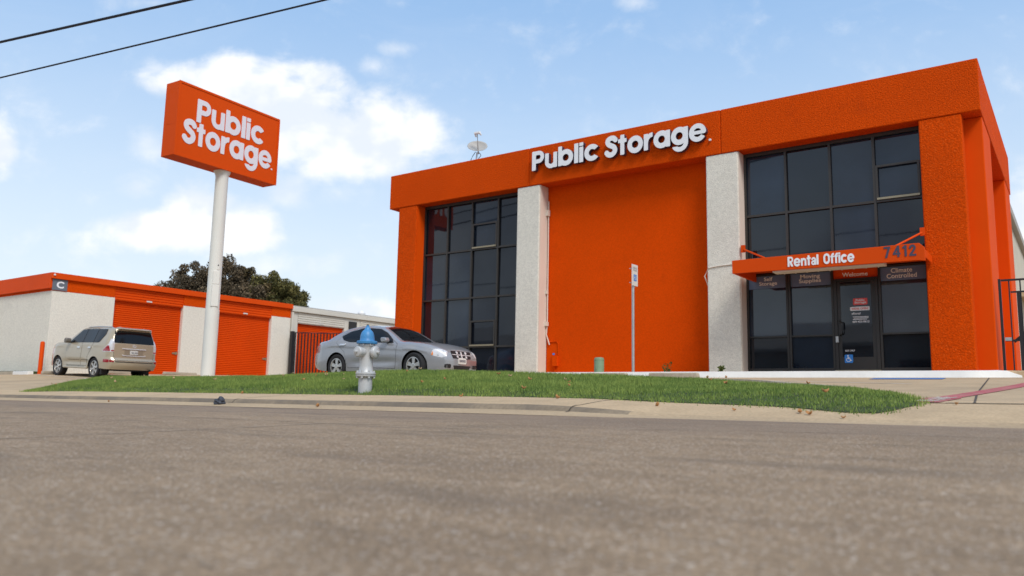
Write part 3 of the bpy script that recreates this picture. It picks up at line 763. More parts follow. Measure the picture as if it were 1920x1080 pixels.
def window(rows, cols, x0, x1, z0, z1, vents=(), skip=None, cut=None):
    mb = MB(); panes(mb, [x0] + list(cols) + [x1], sorted([z0] + list(rows) + [z1])); w = obj('window', mb, 'glass_dark', B); tint_panes(w)
    fr = MB(); t = .055; y0, y1 = GY - .06, GY - .002
    fr.box(x0, y0, z0, x0 + .05, y1, z1); fr.box(x1 - .05, y0, z0, x1, y1, z1); fr.box(x0 + .05, y0, z1 - .10, x1 - .05, y1, z1); fr.box(x0 + .05, y0, z0, x1 - .05, y1, z0 + .05)
    for c in cols: fr.box(c - t / 2, y0 + .002, z0 + .05, c + t / 2, y1, z1 - .10)
    edges = [x0 + .05] + [q for c in cols for q in (c - t / 2, c + t / 2)] + [x1 - .05]
    for r in rows:
        for k in range(0, len(edges), 2): fr.box(edges[k], y0 + .004, r - t / 2, edges[k + 1], y1, r + t / 2)
    obj('mullion_frame', fr, 'mullion', w)
    for (a, b, c, d) in vents:
        v = MB(); s = .05; v.box(a, y0 - .012, c, b, y0 + .02, c + s); v.box(a, y0 - .012, d - s, b, y0 + .02, d); v.box(a, y0 - .012, c + s, a + s, y0 + .02, d - s); v.box(b - s, y0 - .012, c + s, b, y0 + .02, d - s)
        obj('vent_sash', v, 'mullion', w)
        s_ = MB(); s_.box(a + .02, y0 - .035, c - .012, b - .02, y0 - .015, c + .035); obj('sash_sill', s_, 'brass', w)
    return w
window([4.69, 3.15, 1.60], [-16.62, -15.60, -14.56], -17.63, -13.58, .80, ZH + .012, [(-15.57, -14.59, 4.73, 5.52), (-15.57, -14.59, 1.63, 2.42)])
window([4.70], [-5.69, -4.64, -3.66], -6.73, -2.64, 3.22, ZH + .012, [(-3.63, -2.70, 4.74, 5.55)])
# storefront
for a, b, t in ((-6.73, -5.71, ('Self\nStorage', -6.42, -5.98)), (-5.70, -4.66, ('Moving\nSupplies', -5.45, -4.94)), (-3.68, -2.64, ('Climate\nControlled', -3.50, -2.88))):
    mb = MB(); panes(mb, [a, b], [.80, 1.635, 3.215]); w = obj('window', mb, 'glass_dark', B); tint_panes(w)
    fr = MB(); y0, y1 = GY - .055, GY - .002
    fr.box(a, y0, .80, a + .05, y1, 3.2); fr.box(b - .05, y0, .80, b, y1, 3.2); fr.box(a + .05, y0, .80, b - .05, y1, .87); fr.box(a + .05, y0, 3.15, b - .05, y1, 3.2); fr.box(a + .05, y0, 1.615, b - .05, y1, 1.655)
    obj('window_frame', fr, 'frame_dark', w)
    bd = MB(); bd.box(a + .051, GY - .006, 2.84, b - .051, GY - .001, 3.149); obj('window_band', bd, 'decal_grey', w)
    text('window_lettering', t[0], t[1], 2.89, t[2], .23, facade(GY - .007), w, 'decal_beige', .012, .003)
mb = MB(); mb.box(-4.655, GY - .002, 2.96, -3.685, GY + .03, 3.21); o = obj('transom_panel', mb, 'decal_red', B); o.data.materials[0] = M['orange_metal']
text('transom_lettering', 'Welcome', -4.46, 2.995, -3.90, .10, facade(GY - .003), o, 'decal_beige', .022, .003)
mb = MB(); mb.box(-4.65, GY - .07, .80, -4.585, GY - .003, 2.90); mb.box(-3.755, GY - .07, .80, -3.69, GY - .003, 2.90); mb.box(-4.65, GY - .068, 2.901, -3.69, GY - .003, 2.95); obj('door_frame', mb, 'door_frame', B)
mb = MB(); mb.box(-4.58, GY - .05, .82, -3.76, GY - .005, 2.895); dr = obj('door', mb, 'door_frame', B)
mb = MB(); mb.box(-4.50, GY - .056, 1.12, -3.84, GY - .051, 2.86); obj('door_glass', mb, 'glass_dark', dr)
mb = MB(); mb.tube([(-4.53, GY - .056, 1.96), (-4.53, GY - .12, 1.94), (-4.46, GY - .13, 1.92), (-4.45, GY - .13, 1.78), (-4.47, GY - .13, 1.66), (-4.53, GY - .12, 1.64), (-4.53, GY - .056, 1.62)], .016); obj('handle', mb, 'black_plastic', dr, smooth=True)
mb = MB(); mb.box(-4.63, GY - .11, 1.46, -4.57, GY - .06, 1.60); obj('lock_plate', mb, 'steel', dr)
D_ = facade(GY - .057)
shape('door_decal', lambda X, Y: sd_box(X, Y, -4.23, 2.315, -3.92, 2.47) , (-4.26, 2.29, -3.9, 2.5), .02, .003, D_, dr, 'decal_red')
text('door_lettering', 'Public\nStorage', -4.20, 2.335, -3.95, .115, facade(GY - .061), dr, 'decal_white', .02, .002)
shape('door_decal', lambda X, Y: sd_box(X, Y, -4.30, 2.185, -3.88, 2.275), (-4.34, 2.15, -3.85, 2.3), .02, .003, D_, dr, 'decal_white')
text('door_lettering', "WE'RE OPEN!", -4.27, 2.205, -3.91, .05, facade(GY - .061), dr, 'decal_red', .015, .002)
text('door_lettering', 'eRental', -4.27, 2.095, -4.08, .05, D_, dr, 'decal_white', .015, .002)
text('door_lettering', '469-453-0612', -4.265, 1.905, -3.895, .048, D_, dr, 'decal_white', .02, .002)
for k in range(3):
    shape('door_decal', lambda X, Y: sd_box(X, Y, -4.25 + .02 * (k % 2), 1.975 + .03 * k, -3.91 - .03 * (k == 0), 1.988 + .03 * k), (-4.28, 1.95, -3.88, 2.08), .006, .002, D_, dr, 'decal_white')
shape('door_decal', lambda X, Y: sd_box(X, Y, -4.46, .985, -4.28, 1.175), (-4.48, .96, -4.26, 1.2), .02, .003, facade(GY - .0565), dr, 'decal_blue')
shape('door_symbol', wheelchair(-4.375, 1.085, .19), (-4.47, .98, -4.28, 1.18), .006, .003, facade(GY - .0605), dr, 'decal_white')
text('door_lettering', 'EXIT ONLY', -4.44, 1.245, -4.23, .04, D_, dr, 'decal_white', .02, .002)
mb = MB(); mb.box(-4.66, GY - .14, .785, -3.68, GY - .056, .818); obj('threshold', mb, 'brass', B)

# canopy
AF = 17.9
mb = MB(); mb.prism([(-6.54, 3.02), (-6.54, 3.33), (-2.58, 3.36), (-2.48, 3.26), (-2.48, 2.98), (-2.60, 3.0)], AF, AF + .06, 'y')
mb.prism([(AF + .061, 3.02), (AF + .061, 3.335), (YF + .44, 3.335), (YF + .44, 3.02)], -6.54, -6.48, 'x')
mb.box(-6.479, AF + .061, 3.22, -2.64, YF + .40, 3.27); mb.box(-2.639, AF + .061, 3.22, -2.52, YF - .01, 3.27)
mb.prism([(AF + .061, 3.08), (AF + .061, 3.25), (YF - .01, 3.25), (YF - .01, 3.08)], -2.51, -2.495, 'x')
aw = obj('canopy', mb, 'orange_metal', B, bevel=.012)
mb = MB(); mb.box(-5.62, AF + .07, 2.985, -3.28, AF + .40, 3.215)
for k in range(9): mb.box(-5.45 + k * .25, AF + .065, 2.975, -5.43 + k * .25, AF + .405, 2.985)
obj('canopy_light', mb, 'cream_smooth', aw)
for xa, xb in ((-6.66, -5.7), (-2.66, -3.3)):
    mb = MB(); mb.tube([(xa, YF + .03, 3.80), (xb, AF + .35, 3.30)], .022); mb.box(xa - .05, YF + .0, 3.72, xa + .05, YF + .05, 3.90); obj('tie_rod', mb, 'orange_metal', aw)
logo_word('RentAl', -5.25, 3.075, -4.585, .225, .012, facade(AF - .001), aw, 'letter_white', .07)
logo_word('Office', -4.48, 3.075, -3.84, .225, .012, facade(AF - .001), aw, 'letter_white', .06)
logo_word('7412', -3.25, 3.10, -2.64, .235, .008, facade(AF - .001), aw, 'navy', .22)
# small fittings on the front
mb = MB(); mb.tube([(-12.70, 19.44, 5.9), (-12.70, 19.44, 2.2), (-12.72, 19.43, 1.9), (-12.62, 19.45, 1.6)], .018); mb.box(-12.74, 19.36, 5.45, -12.66, 19.46, 5.62); mb.box(-12.74, 19.38, 3.1, -12.68, 19.45, 3.2); mb.box(-12.76, 19.36, 2.15, -12.66, 19.45, 2.27); obj('conduit', mb, 'cream_smooth', B)
mb = MB(); mb.box(-12.48, 19.38, .98, -12.32, 19.478, 1.28); mb.tube([(-12.66, 19.46, 1.68), (-12.38, 19.46, 1.70), (-12.32, 19.46, 1.62), (-12.32, 19.46, 1.3)], .014); mb.tube([(-12.42, 19.45, .98), (-12.42, 19.45, .7)], .016); ub = obj('meter_box', mb, 'orange_panel', B)
mb = MB(); mb.lathe([(.035, 0), (.035, .05)], 10, Matrix.Translation((-12.44 + 10 - 10, 19.40, 1.30))); obj('meter_cap', mb, 'decal_blue', ub)
mb = MB(); mb.tube([(-7.62, 19.2, 2.9), (-7.68, 19.05, 3.2), (-7.56, 19.015, 3.40), (-7.3, 19.012, 3.43), (-6.85, 19.012, 3.45)], .016); obj('loose_cable', mb, 'cream_smooth', B)

# wall letters
WS = thing('wall_sign', 'white raised lettering mounted on the orange fascia between the two column tops', 'sign', (-10.2, 18.98, 6.7))
put = facade(18.985)
logo_word('Public', -12.93, 6.735, -10.69, .575, .13, put, WS, 'letter_white', .075, 'letter_edge')
logo_word('Storage', -10.47, 6.735, -7.51, .575, .13, put, WS, 'letter_white', .06, 'letter_edge')
mb, _ = glyph_mb('.', -7.47, 6.71, .45, .45, .05, put); obj('trademark_dot', mb, 'letter_white', WS)

# ------------------------------------------------------------------ sidewalk with white kerb in front of the office
mb = MB(); pts = [(-13.6, 16.3), (-1.75, 16.3), (-1.30, 16.5), (-1.02, 16.95), (-.95, 19.3), (-1.3, 21.5), (-13.6, 21.5)]
def kz(x, y): return .668 + (y - 16.3) * .04
n = len(pts); mb.add([(x, y, kz(x, y)) for x, y in pts] + [(x, y, .3) for x, y in pts], [tuple(range(n))] + [(i, n + i, n + (i + 1) % n, (i + 1) % n) for i in range(n)])
struct(obj('pavement', mb, 'concrete', bevel=.02))
mb = MB(); ed_ = [(-13.6, 16.28)] + [(-1.75, 16.28), (-1.50, 16.34), (-1.28, 16.48), (-1.10, 16.7), (-1.0, 16.95), (-.93, 17.6)]
out = []
for i, (x, y) in enumerate(ed_):
    zt_ = float(kz(x, y)) + .012 - (.09 if i == len(ed_) - 1 else .05 if i == len(ed_) - 2 else 0)
    out.append([(x - (0 if i < 2 else .16 * min(1, (i - 1) / 3)), y + .16 * (1 if i < 4 else .4), zt_), (x, y, zt_ - .015), (x + (.02 if i > 1 else 0), y - .05, .45)])
mb.add([p for q in out for p in q], [(i * 3 + j, (i + 1) * 3 + j, (i + 1) * 3 + j + 1, i * 3 + j + 1) for i in range(len(out) - 1) for j in range(2)])
struct(obj('pavement_kerb', mb, 'white_paint', smooth=True, fixn=False))


def wheel_stop(label, x, y, rz, L=1.15):
    o = bpy.data.objects.get('wheel_stop')
    if o is None:
        mb = MB(); mb.prism([(-.5, 0), (-.47, .12), (.47, .12), (.5, 0)], -.075, .075, 'y'); o = obj('wheel_stop', mb, 'stop_concrete', bevel=.02)
    else:
        o = o.copy(); COL.objects.link(o)
    o.location = (x, y, float(zt(x, y)) - .004); o.rotation_euler = (0, 0, rz); o.scale = (L, 1, 1); tag(o, label, 'wheel stop', 'concrete wheel stops')
wheel_stop('grey concrete wheel stop on the lot nearest the white column by the entrance', -7.05, 15.7, 0, 1.15)
wheel_stop('grey concrete wheel stop in front of the parking sign post', -8.75, 15.75, 0, 1.2)
wheel_stop('tan concrete wheel stop at the front wheel of the tan SUV beside the orange bollard', -33.75, 15.35, R(90), .9)
wheel_stop('tan concrete wheel stop along the roll-up door behind the tan SUV', -33.75, 18.4, R(90), 1.7)
wheel_stop('tan concrete wheel stop by the wall between roll-up door and sign pole', -33.75, 20.9, R(90), 1.7)

# accessible parking sign
gz = .70
PS = thing('parking_sign', 'white and blue accessible parking sign on a grey post before the blank orange wall', 'sign', (-8.66, 17.0, .66))
mb = MB(); mb.lathe([(.035, .60), (.035, 2.78)], 12, Matrix.Translation((-8.66, 17, 0))); obj('post', mb, 'steel', PS, smooth=True)
mb = MB(); mb.box(-8.62, 16.85, 2.755, -8.608, 17.15, 3.27); pl = obj('sign_panel', mb, 'plate_white', PS)
mb = MB(); mb.box(-8.66, 16.98, 2.70, -8.621, 17.02, 3.24); mb.tube([(-8.66, 17, 3.16), (-8.66, 16.83, 3.16)], .012); mb.tube([(-8.66, 17, 2.82), (-8.66, 16.83, 2.82)], .012); obj('bracket', mb, 'steel', PS)
sw = sidewall(-8.607)
shape('symbol_panel', lambda X, Y: sd_box(X, Y, 16.93, 2.87, 17.08, 3.03), (16.9, 2.84, 17.1, 3.06), .02, .002, sw, pl, 'decal_blue')
shape('symbol', wheelchair(16.995, 2.955, .16), (16.9, 2.86, 17.1, 3.04), .007, .002, sidewall(-8.6045), pl, 'plate_white')
text('lettering', 'RESERVED\nPARKING', 16.89, 3.11, 17.11, .10, sw, pl, 'steel', -.004, .002)

# green utility pedestal
UP = thing('utility_pedestal', 'short pale green cylinder utility pedestal in front of the blank orange wall', 'utility box', (-9.58, 17, .66))
mb = MB(); mb.lathe([(.122, .6), (.122, 1.01), (.112, 1.045), (.06, 1.06)], 20, Matrix.Translation((-9.58, 17, 0))); obj('body', mb, 'green_box', UP, smooth=True)
mb = MB(); mb.lathe([(.127, .985), (.127, 1.0)], 20, Matrix.Translation((-9.58, 17, 0))); mb.box(-9.60, 16.872, .76, -9.57, 16.885, .79); obj('cap_ring', mb, 'green_box', UP, smooth=True)

# satellite dish on the roof
SD_ = thing('satellite_dish', 'grey satellite dish with white receiver standing on the office roof', 'satellite dish', (-18.05, 22.6, 6.85))
c0 = Vector((-18.02, 22.62, 9.37)); ax = Vector((.52, -.72, .52)).normalized(); q = ax.to_track_quat('Z', 'Y').to_matrix().to_4x4(); q.translation = c0
mb = MB(); pr = [(max(.001, .38 * k / 8), .09 * (k / 8) ** 2) for k in range(9)]
sc = q @ Matrix.Diagonal((1, .74, 1, 1)); mb.lathe(pr, 28, sc, caps=False); o = obj('dish', mb, 'dish_grey', SD_, smooth=True, fixn=False); s = o.modifiers.new('thickness', 'SOLIDIFY'); s.thickness = .015
mb = MB(); mb.tube([(-18.05, 22.6, 6.8), (-18.05, 22.6, 8.9), (-18.05, 22.65, 9.2)], .03); mb.tube([c0 - ax * .1, c0 - ax * .0], .05); obj('mast', mb, 'steel', SD_, smooth=True)
e0 = c0 + ax * .50 + Vector((0, 0, .16))
mb = MB(); mb.tube([c0 + Vector((.1, -.05, -.28)), c0 + ax * .3 + Vector((.02, 0, -.1)), e0], .022); obj('arm', mb, 'dish_grey', SD_, smooth=True)
mb = MB(); mb.box(e0.x - .13, e0.y - .05, e0.z - .02, e0.x + .13, e0.y + .05, e0.z + .06); mb.tube([e0 + Vector((-.1, 0, 0)), e0 + Vector((-.12, .09, -.09))], .035); mb.tube([e0 + Vector((.1, 0, 0)), e0 + Vector((.12, .09, -.06))], .035); obj('receiver', mb, 'plastic_white', SD_, bevel=.012)
mb = MB(); mb.tube(catmull([(-18.05, 22.55, 9.2), (-18.2, 22.5, 8.95), (-18.25, 22.5, 8.7), (-18.1, 22.55, 8.5), (-18.05, 22.55, 8.0)], 5), .012); mb.tube(catmull([(-17.9, 22.55, 9.15), (-17.75, 22.5, 9.0), (-17.85, 22.5, 8.9), (-18.0, 22.55, 8.6)], 5), .012); obj('cable', mb, 'rubber_wire', SD_, smooth=True)

# ------------------------------------------------------------------ pylon sign
PY = thing('pylon_sign', 'tall orange box sign with white lettering on a round white pole', 'sign', (-22.45, 14.85, .42), R(94 - 90), local=True)
# local frame: +X is the lettered face's normal, +Y runs to the right along the face
mb = MB(); mb.lathe([(.21, -.2), (.205, 3), (.2, 6.58), (.21, 6.62), (.27, 6.76)], 28); o = obj('pole', mb, 'white_pole', PY, smooth=True)
bx = MB(); bx.box(-.36, -2.0, 6.76, .27, 2.0, 9.12); cab = obj('sign_cabinet', bx, 'sign_orange', PY, bevel=.015)
mb = MB()
for (a, b, c, d_2) in ((-2.0, 2.0, 9.06, 9.125), (-2.0, 2.0, 6.755, 6.82), (-2.005, -1.94, 6.82, 9.06), (1.94, 2.005, 6.82, 9.06)): mb.box(.271, a, c, .30, b, d_2)
mb.box(-.2, -2.004, 7.76, .22, -2.0, 7.775)
obj('sign_retainer', mb, 'sign_orange', cab)
mb = MB(); mb.box(.265, -1.94, 6.82, .281, 1.94, 9.06); fp = obj('sign_face', mb, 'sign_orange', cab)
pp = lambda a, b, d: (.282 + d, a, b)
logo_word('Public', -1.31, 8.01, 1.33, .74, .012, pp, fp, 'sign_white', .07)
logo_word('Storage', -1.76, 7.25, 1.73, .74, .012, pp, fp, 'sign_white', .055)
mb, _ = glyph_mb('.', 1.735, 7.24, .5, .5, .012, pp); obj('trademark_dot', mb, 'sign_white', fp)
mb = MB(); rot = Matrix.Rotation(R(-25), 4, 'Z')
def rb(x0, y0, z0, x1, y1, z1):
    k = MB().box(x0, y0, z0, x1, y1, z1); mb.add([rot @ Vector(p) for p in k.v], k.f)
rb(.14, -.11, 2.32, .225, .11, 3.02); rb(.15, -.10, 3.03, .22, .10, 3.45); rb(.16, .01, 3.50, .215, .07, 3.62)
obj('control_box', mb, 'white_pole', PY, bevel=.008)
mb = MB(); mb.lathe([(.02, .19), (.02, .225)], 8, rot @ Matrix.Translation((0, .04, 3.64)) @ Matrix.Rotation(R(90), 4, 'Y')); obj('photocell', mb, 'black_plastic', PY)

# ------------------------------------------------------------------ storage buildings on the left
CX = -34.85
C = thing('storage_building', 'low white stucco storage building with orange roof edge and two orange roll-up doors', 'building', (CX, 21.7, .75))
def wallbox(y0, y1, z0, z1, m, name='wall', dx=0): mb = MB(); mb.box(CX - .35, y0, z0, CX + dx, y1, z1); return obj(name, mb, m, C, bevel=.012 if m.endswith('stucco') else 0)
wallbox(15.5, 18.16, .2, 4.145, 'white_stucco'); wallbox(21.50, 23.46, .2, 4.145, 'white_stucco'); wallbox(26.62, 27.86, .2, 4.145, 'white_stucco')
for a, b in ((15.5, 18.16), (21.50, 23.46), (26.62, 27.86)): wallbox(a, b, 4.147, 4.66, 'orange_stucco', 'wall_band', .004)
mb = MB(); mb.box(CX - 22, 15.504, .2, CX - .351, 15.85, 4.145); obj('wall', mb, 'white_stucco', C)
mb = MB(); mb.box(CX - 22, 15.50, 4.147, CX - .351, 15.85, 4.25); obj('wall_band', mb, 'orange_stucco', C)
mb = MB(); mb.box(CX - 22, 15.38, 4.24, CX + .0, 15.9, 4.90); mb.box(CX + .003, 15.38, 4.645, CX + .12, 27.9, 4.895); obj('roof_fascia', mb, 'orange_metal', C, bevel=.01)
mb = MB(); mb.box(CX - 22, 15.91, 4.70, CX - .002, 40, 4.86); obj('roof', mb, 'roof_grey', C)
mb = MB(); mb.lathe([(.04, 0), (.04, .03)], 10, Matrix.Translation((CX + .14, 15.46, 4.80)) @ Matrix.Rotation(R(90), 4, 'Y')); obj('corner_fixing', mb, 'plastic_white', C)


def roll_door(parent, y0, y1, z0, z1, zh, m, mh, gx):
    """ribbed curtain y0..y1, z0..z1, with the slatted header up to zh"""
    mb = MB(); n = int((z1 - z0) / .09); prof_ = []
    for k in range(n):
        za = z0 + (z1 - z0) * k / n; h = (z1 - z0) / n
        prof_ += [(0, za), (.030, za + h * .18), (.030, za + h * .62), (0, za + h * .85)]
    prof_.append((0, z1))
    for (dx, z) in prof_: mb.v += [(gx + dx, y0, z), (gx + dx, y1, z)]
    mb.f = [(2 * i, 2 * i + 1, 2 * i + 3, 2 * i + 2) for i in range(len(prof_) - 1)]
    d = obj('roll_up_door', mb, m, parent, fixn=False)
    hb = MB(); n = 5; pr2 = []
    for k in range(n):
        za = z1 + (zh - z1) * k / n; h = (zh - z1) / n; pr2 += [(0, za), (.03, za + h * .2), (.03, za + h * .7), (0, za + h * .9)]
    pr2.append((0, zh))
    for (dx, z) in pr2: hb.v += [(gx + .16 + dx, y0, z), (gx + .16 + dx, y1, z)]
    hb.f = [(2 * i, 2 * i + 1, 2 * i + 3, 2 * i + 2) for i in range(len(pr2) - 1)]
    hb.box(gx + .0, y0, z1 - .02, gx + .158, y1, z1 + .012); hb.box(gx + .0, y0, z1 + .013, gx + .155, y0 + .01, zh); hb.box(gx, y1 - .01, z1 + .013, gx + .155, y1, zh)
    obj('door_header', hb, mh, parent, fixn=False)
    lb = MB(); lb.box(gx + .19, (y0 + y1) / 2 - .18, z1 + .05, gx + .21, (y0 + y1) / 2 + .08, z1 + .11); obj('number_tag', lb, 'plate_white', parent)
    la = MB(); la.box(gx + .031, y1 - .30, 1.82, gx + .06, y1 - .04, 1.90); la.box(gx + .06, y1 - .16, 1.79, gx + .075, y1 - .08, 1.93); obj('latch', la, 'brass', d)
roll_door(C, 18.162, 21.498, .66, 4.06, 4.66, 'orange_metal', 'orange_metal', CX - .22)
roll_door(C, 23.462, 26.618, .78, 4.03, 4.66, 'orange_metal', 'orange_metal', CX - .22)
CS = thing('unit_sign', 'small grey square sign with a white letter C at the building corner', 'sign', (CX + .01, 15.78, 4.2))
mb = MB(); mb.box(CX + .006, 15.46, 4.17, CX + .04, 16.06, 4.64); obj('sign_panel', mb, 'grey_plate', CS)
text('lettering', 'C', 15.62, 4.26, 15.92, .29, sidewall(CX + .041), CS, 'letter_white', .035, .004)

WB = thing('storage_building', 'low white trimmed storage building behind the black picket fence', 'building', (CX, 35, .95))
def wb(name, m, *a, bev=0.):
    mb = MB(); mb.box(*a); return obj(name, mb, m, WB, bevel=bev)
wb('wall', 'white_metal', CX - .3, 27.9, .3, CX - .03, 28.37, 4.52); wb('wall', 'white_metal', CX - .3, 31.78, .3, CX - .03, 33.0, 4.52); wb('wall', 'white_metal', CX - .3, 36.4, .3, CX - .03, 60, 4.52)
mb = MB(); mb.box(CX - .29, 27.9, 4.53, CX + .1, 60, 4.80); obj('roof_fascia', mb, 'white_metal', WB, bevel=.015)
mb = MB(); mb.box(CX - 20, 40.1, 4.5, CX - .3, 60, 4.82); mb.box(CX - 20, 59.8, .5, CX - .31, 60.1, 4.5); obj('roof', mb, 'roof_grey', WB)
mb = MB(); mb.box(CX - .02, 27.90, .5, CX + .06, 28.02, 4.5); obj('downspout', mb, 'white_metal', WB)
roll_door(WB, 28.372, 31.778, .86, 3.93, 4.52, 'orange_metal', 'white_metal', CX - .2); roll_door(WB, 33.0, 36.4, .95, 3.93, 4.52, 'orange_metal', 'white_metal', CX - .2)
mb = MB(); mb.box(CX - .029, 32.1, 3.85, CX + .03, 32.7, 4.35); mb.tube([(CX, 32.2, 3.8), (CX + .15, 32.2, 3.72), (CX + .15, 32.2, 3.55)], .03); mb.tube([(CX, 32.5, 3.8), (CX + .15, 32.5, 3.72), (CX + .15, 32.5, 3.55)], .03); obj('wall_lamp', mb, 'frame_dark', WB)
mb = MB(); mb.lathe([(.12, 4.8), (.12, 4.92), (.22, 4.98), (.24, 5.1), (.16, 5.22), (.02, 5.26)], 16, Matrix.Translation((CX - 1.2, 34.2, 0))); obj('roof_vent', mb, 'plastic_white', WB, smooth=True)
mb = MB(); mb.box(-70, 27, .5, -56, 45, 5.7); f = MB(); far_b = thing('storage_building', 'white roofed building barely showing over the storage roof at the left edge', 'building', (-63, 27, .6))
obj('wall', mb, 'white_metal', far_b)
mb = MB(); mb.prism([(26.6, 5.7), (26.6, 5.82), (36, 6.6), (45.4, 5.82), (45.4, 5.7)], -70.3, -55.7, 'x'); obj('roof', mb, 'white_paint', far_b)

# concrete upstand round the left building, one end painted white
mb = MB(); mb.box(-56, 14.5, .3, -35.35, 14.72, .73); struct(obj('lot_kerb', mb, 'stop_concrete', bevel=.02))
mb = MB(); mb.box(-35.34, 14.5, .3, -34.0, 14.72, .735); struct(obj('lot_kerb_end', mb, 'white_paint', bevel=.02))
mb = MB(); mb.box(-34.8, 15.3, .3, -34.05, 29, .70); struct(obj('building_apron', mb, 'stop_concrete', bevel=.02))
mb = MB(); mb.box(-56, 14.73, .3, -35.0, 15.49, .76); struct(obj('planting_bed', mb, 'soil'))

BO = thing('bollard', 'slim orange steel bollard at the corner of the storage building beside the tan SUV', 'bollard', (-34.3, 15.08, .5))
mb = MB(); mb.lathe([(.085, .4), (.085, 1.90), (.07, 1.945), (.03, 1.965)], 16, Matrix.Translation((-34.3, 15.08, 0))); obj('post', mb, 'orange_metal', BO, smooth=True)
mb = MB(); mb.lathe([(.12, .55), (.12, .62), (.09, .64)], 16, Matrix.Translation((-34.3, 15.08, 0))); obj('base_collar', mb, 'stop_concrete', BO, smooth=True)

# black picket fence behind the silver car
F = thing('picket_fence', 'tall black iron picket fence behind the silver car', 'fence', (-34.3, 27.6, .9))
fd = Vector((.813, .582, 0)); p0 = Vector((-34.45, 27.72, 0)); FL = 13.0
mb = MB()
for z in (1.02, 3.33): mb.bar(p0 + Vector((0, 0, z)), p0 + fd * FL + Vector((0, 0, z)), .045)
obj('rail', mb, 'black_iron', F)
for k in range(int(FL / .17)):
    if k % 16 == 0: continue
    p = p0 + fd * (.17 * k); mb = MB(); mb.bar(p + Vector((0, 0, .97)), p + Vector((0, 0, 3.30)), .05); obj('picket', mb, 'black_iron', F)
for k, w in ((0, .18), (16, .11), (32, .11), (48, .11), (64, .11)):
    p = p0 + fd * (.17 * k); mb = MB(); mb.bar(p + Vector((0, 0, .6)), p + Vector((0, 0, 3.40)), w); obj('post', mb, 'black_iron', F)

# ------------------------------------------------------------------ right edge: metal building and gate
MBD = thing('metal_building', 'white metal sided building behind the black gate at the right edge', 'building', (-.9, 40, .8))
mb = MB(); mb.box(-1.95, 28.0, .3, -1.65, 62, 6.05); w = obj('wall', mb, 'white_metal', MBD)
mb = MB()
for k in range(60): mb.box(-1.649, 28.1 + k * .5, .4, -1.625, 28.18 + k * .5, 6.0)
obj('wall_ribs', mb, 'white_metal', MBD)
mb = MB(); mb.box(-2.0, 27.8, 6.06, -1.50, 62.2, 6.32); obj('roof_fascia', mb, 'roof_grey', MBD)
mb = MB(); mb.box(-14, 28, 6.0, -2.01, 62, 6.3); obj('roof', mb, 'roof_grey', MBD)
mb = MB(); mb.box(-1.62, 33, 3.95, -1.0, 37, 4.15); obj('door_hood', mb, 'concrete', MBD)
GA = thing('iron_gate', 'black iron gate beside the orange building at the right edge', 'gate', (-.9, 19.6, .7))
mb = MB(); mb.bar((-1.33, 19.6, .62), (-1.33, 19.6, 2.74), .05); obj('post', mb, 'black_iron', GA)
mb = MB(); mb.bar((-1.30, 19.6, 2.71), (2.6, 19.6, 2.71), .04); mb.bar((-1.14, 19.6, 2.45), (2.6, 19.6, 2.45), .035); mb.bar((-1.28, 19.6, 1.43), (2.6, 19.6, 1.43), .035); mb.bar((-1.28, 19.6, .78), (2.6, 19.6, .78), .05); obj('rail', mb, 'black_iron', GA)
for k in range(18):
    x = -1.16 + .2 * k; mb = MB(); mb.bar((x, 19.6, .8), (x, 19.6, 2.70), .026); obj('picket', mb, 'black_iron', GA)
mb = MB(); mb.bar((-1.0, 19.58, .72), (-1.0, 19.58, 2.43), .06); obj('gate_stile', mb, 'black_iron', GA)
mb = MB(); mb.box(-1.29, 19.53, 1.42, -1.17, 19.57, 1.49); obj('latch', mb, 'steel', GA)
mb = MB(); mb.tube([(-1.15, 19.9, 1.42), (-.95, 19.95, 1.6), (-.7, 20, 1.72)], .03); o = obj('closer_arm', mb, 'black_iron', GA)
mb = MB(); mb.tube([(-.93, 19.90, 1.66), (-.7, 19.95, 1.78)], .035); obj('closer_cover', mb, mat('yellow_cover', (.6, .33, .05), .5), GA)

# low warehouse across the street (seen mirrored in the office glass)
WH = thing('warehouse', 'long low grey warehouse across the street mirrored in the office windows', 'building', (-5, -27, -.7))
mb = MB(); mb.box(-60, -45, -1.2, 45, -27, 4.6); obj('wall', mb, 'warehouse', WH)
mb = MB(); mb.prism([(-26.5, 4.6), (-26.5, 4.9), (-36, 7.2), (-45.5, 4.9), (-45.5, 4.6)], -60.5, 45.5, 'x'); obj('roof', mb, 'roof_grey', WH)
for k in range(9):
    mb = MB(); mb.box(-55 + k * 11, -26.99, -.7, -51 + k * 11, -26.95, 2.6); obj('loading_door', mb, 'frame_dark', WH)

# ------------------------------------------------------------------ hydrant
HY = thing('fire_hydrant', 'silver fire hydrant with a blue bonnet on the grass strip', 'hydrant', (-8.50, 8.20, .115), local=True)
HY.scale = (1, 1, 1.0)
mb = MB(); mb.lathe([(.100, -.12), (.100, .155), (.108, .162), (.108, .17), (.14, .172), (.145, .178), (.145, .196), (.132, .199), (.132, .205), (.145, .208), (.145, .228), (.138, .236), (.112, .238), (.104, .25), (.097, .33), (.095, .45), (.098, .56), (.108, .595), (.112, .61), (.118, .615), (.118, .64)], 32)
barrel = obj('barrel', mb, 'hyd_silver', HY, smooth=True)
mb = MB()
for k in range(8):
    a = 2 * math.pi * (k + .5) / 8
    for z in (.150, .236): mb.lathe([(.016, z), (.016, z + .022)], 6, Matrix.Translation((.128 * math.cos(a), .128 * math.sin(a), 0)))
    mb.lathe([(.011, .622), (.011, .646)], 6, Matrix.Translation((.125 * math.cos(a), .125 * math.sin(a), 0)))
obj('bolt', mb, 'hyd_silver', barrel)
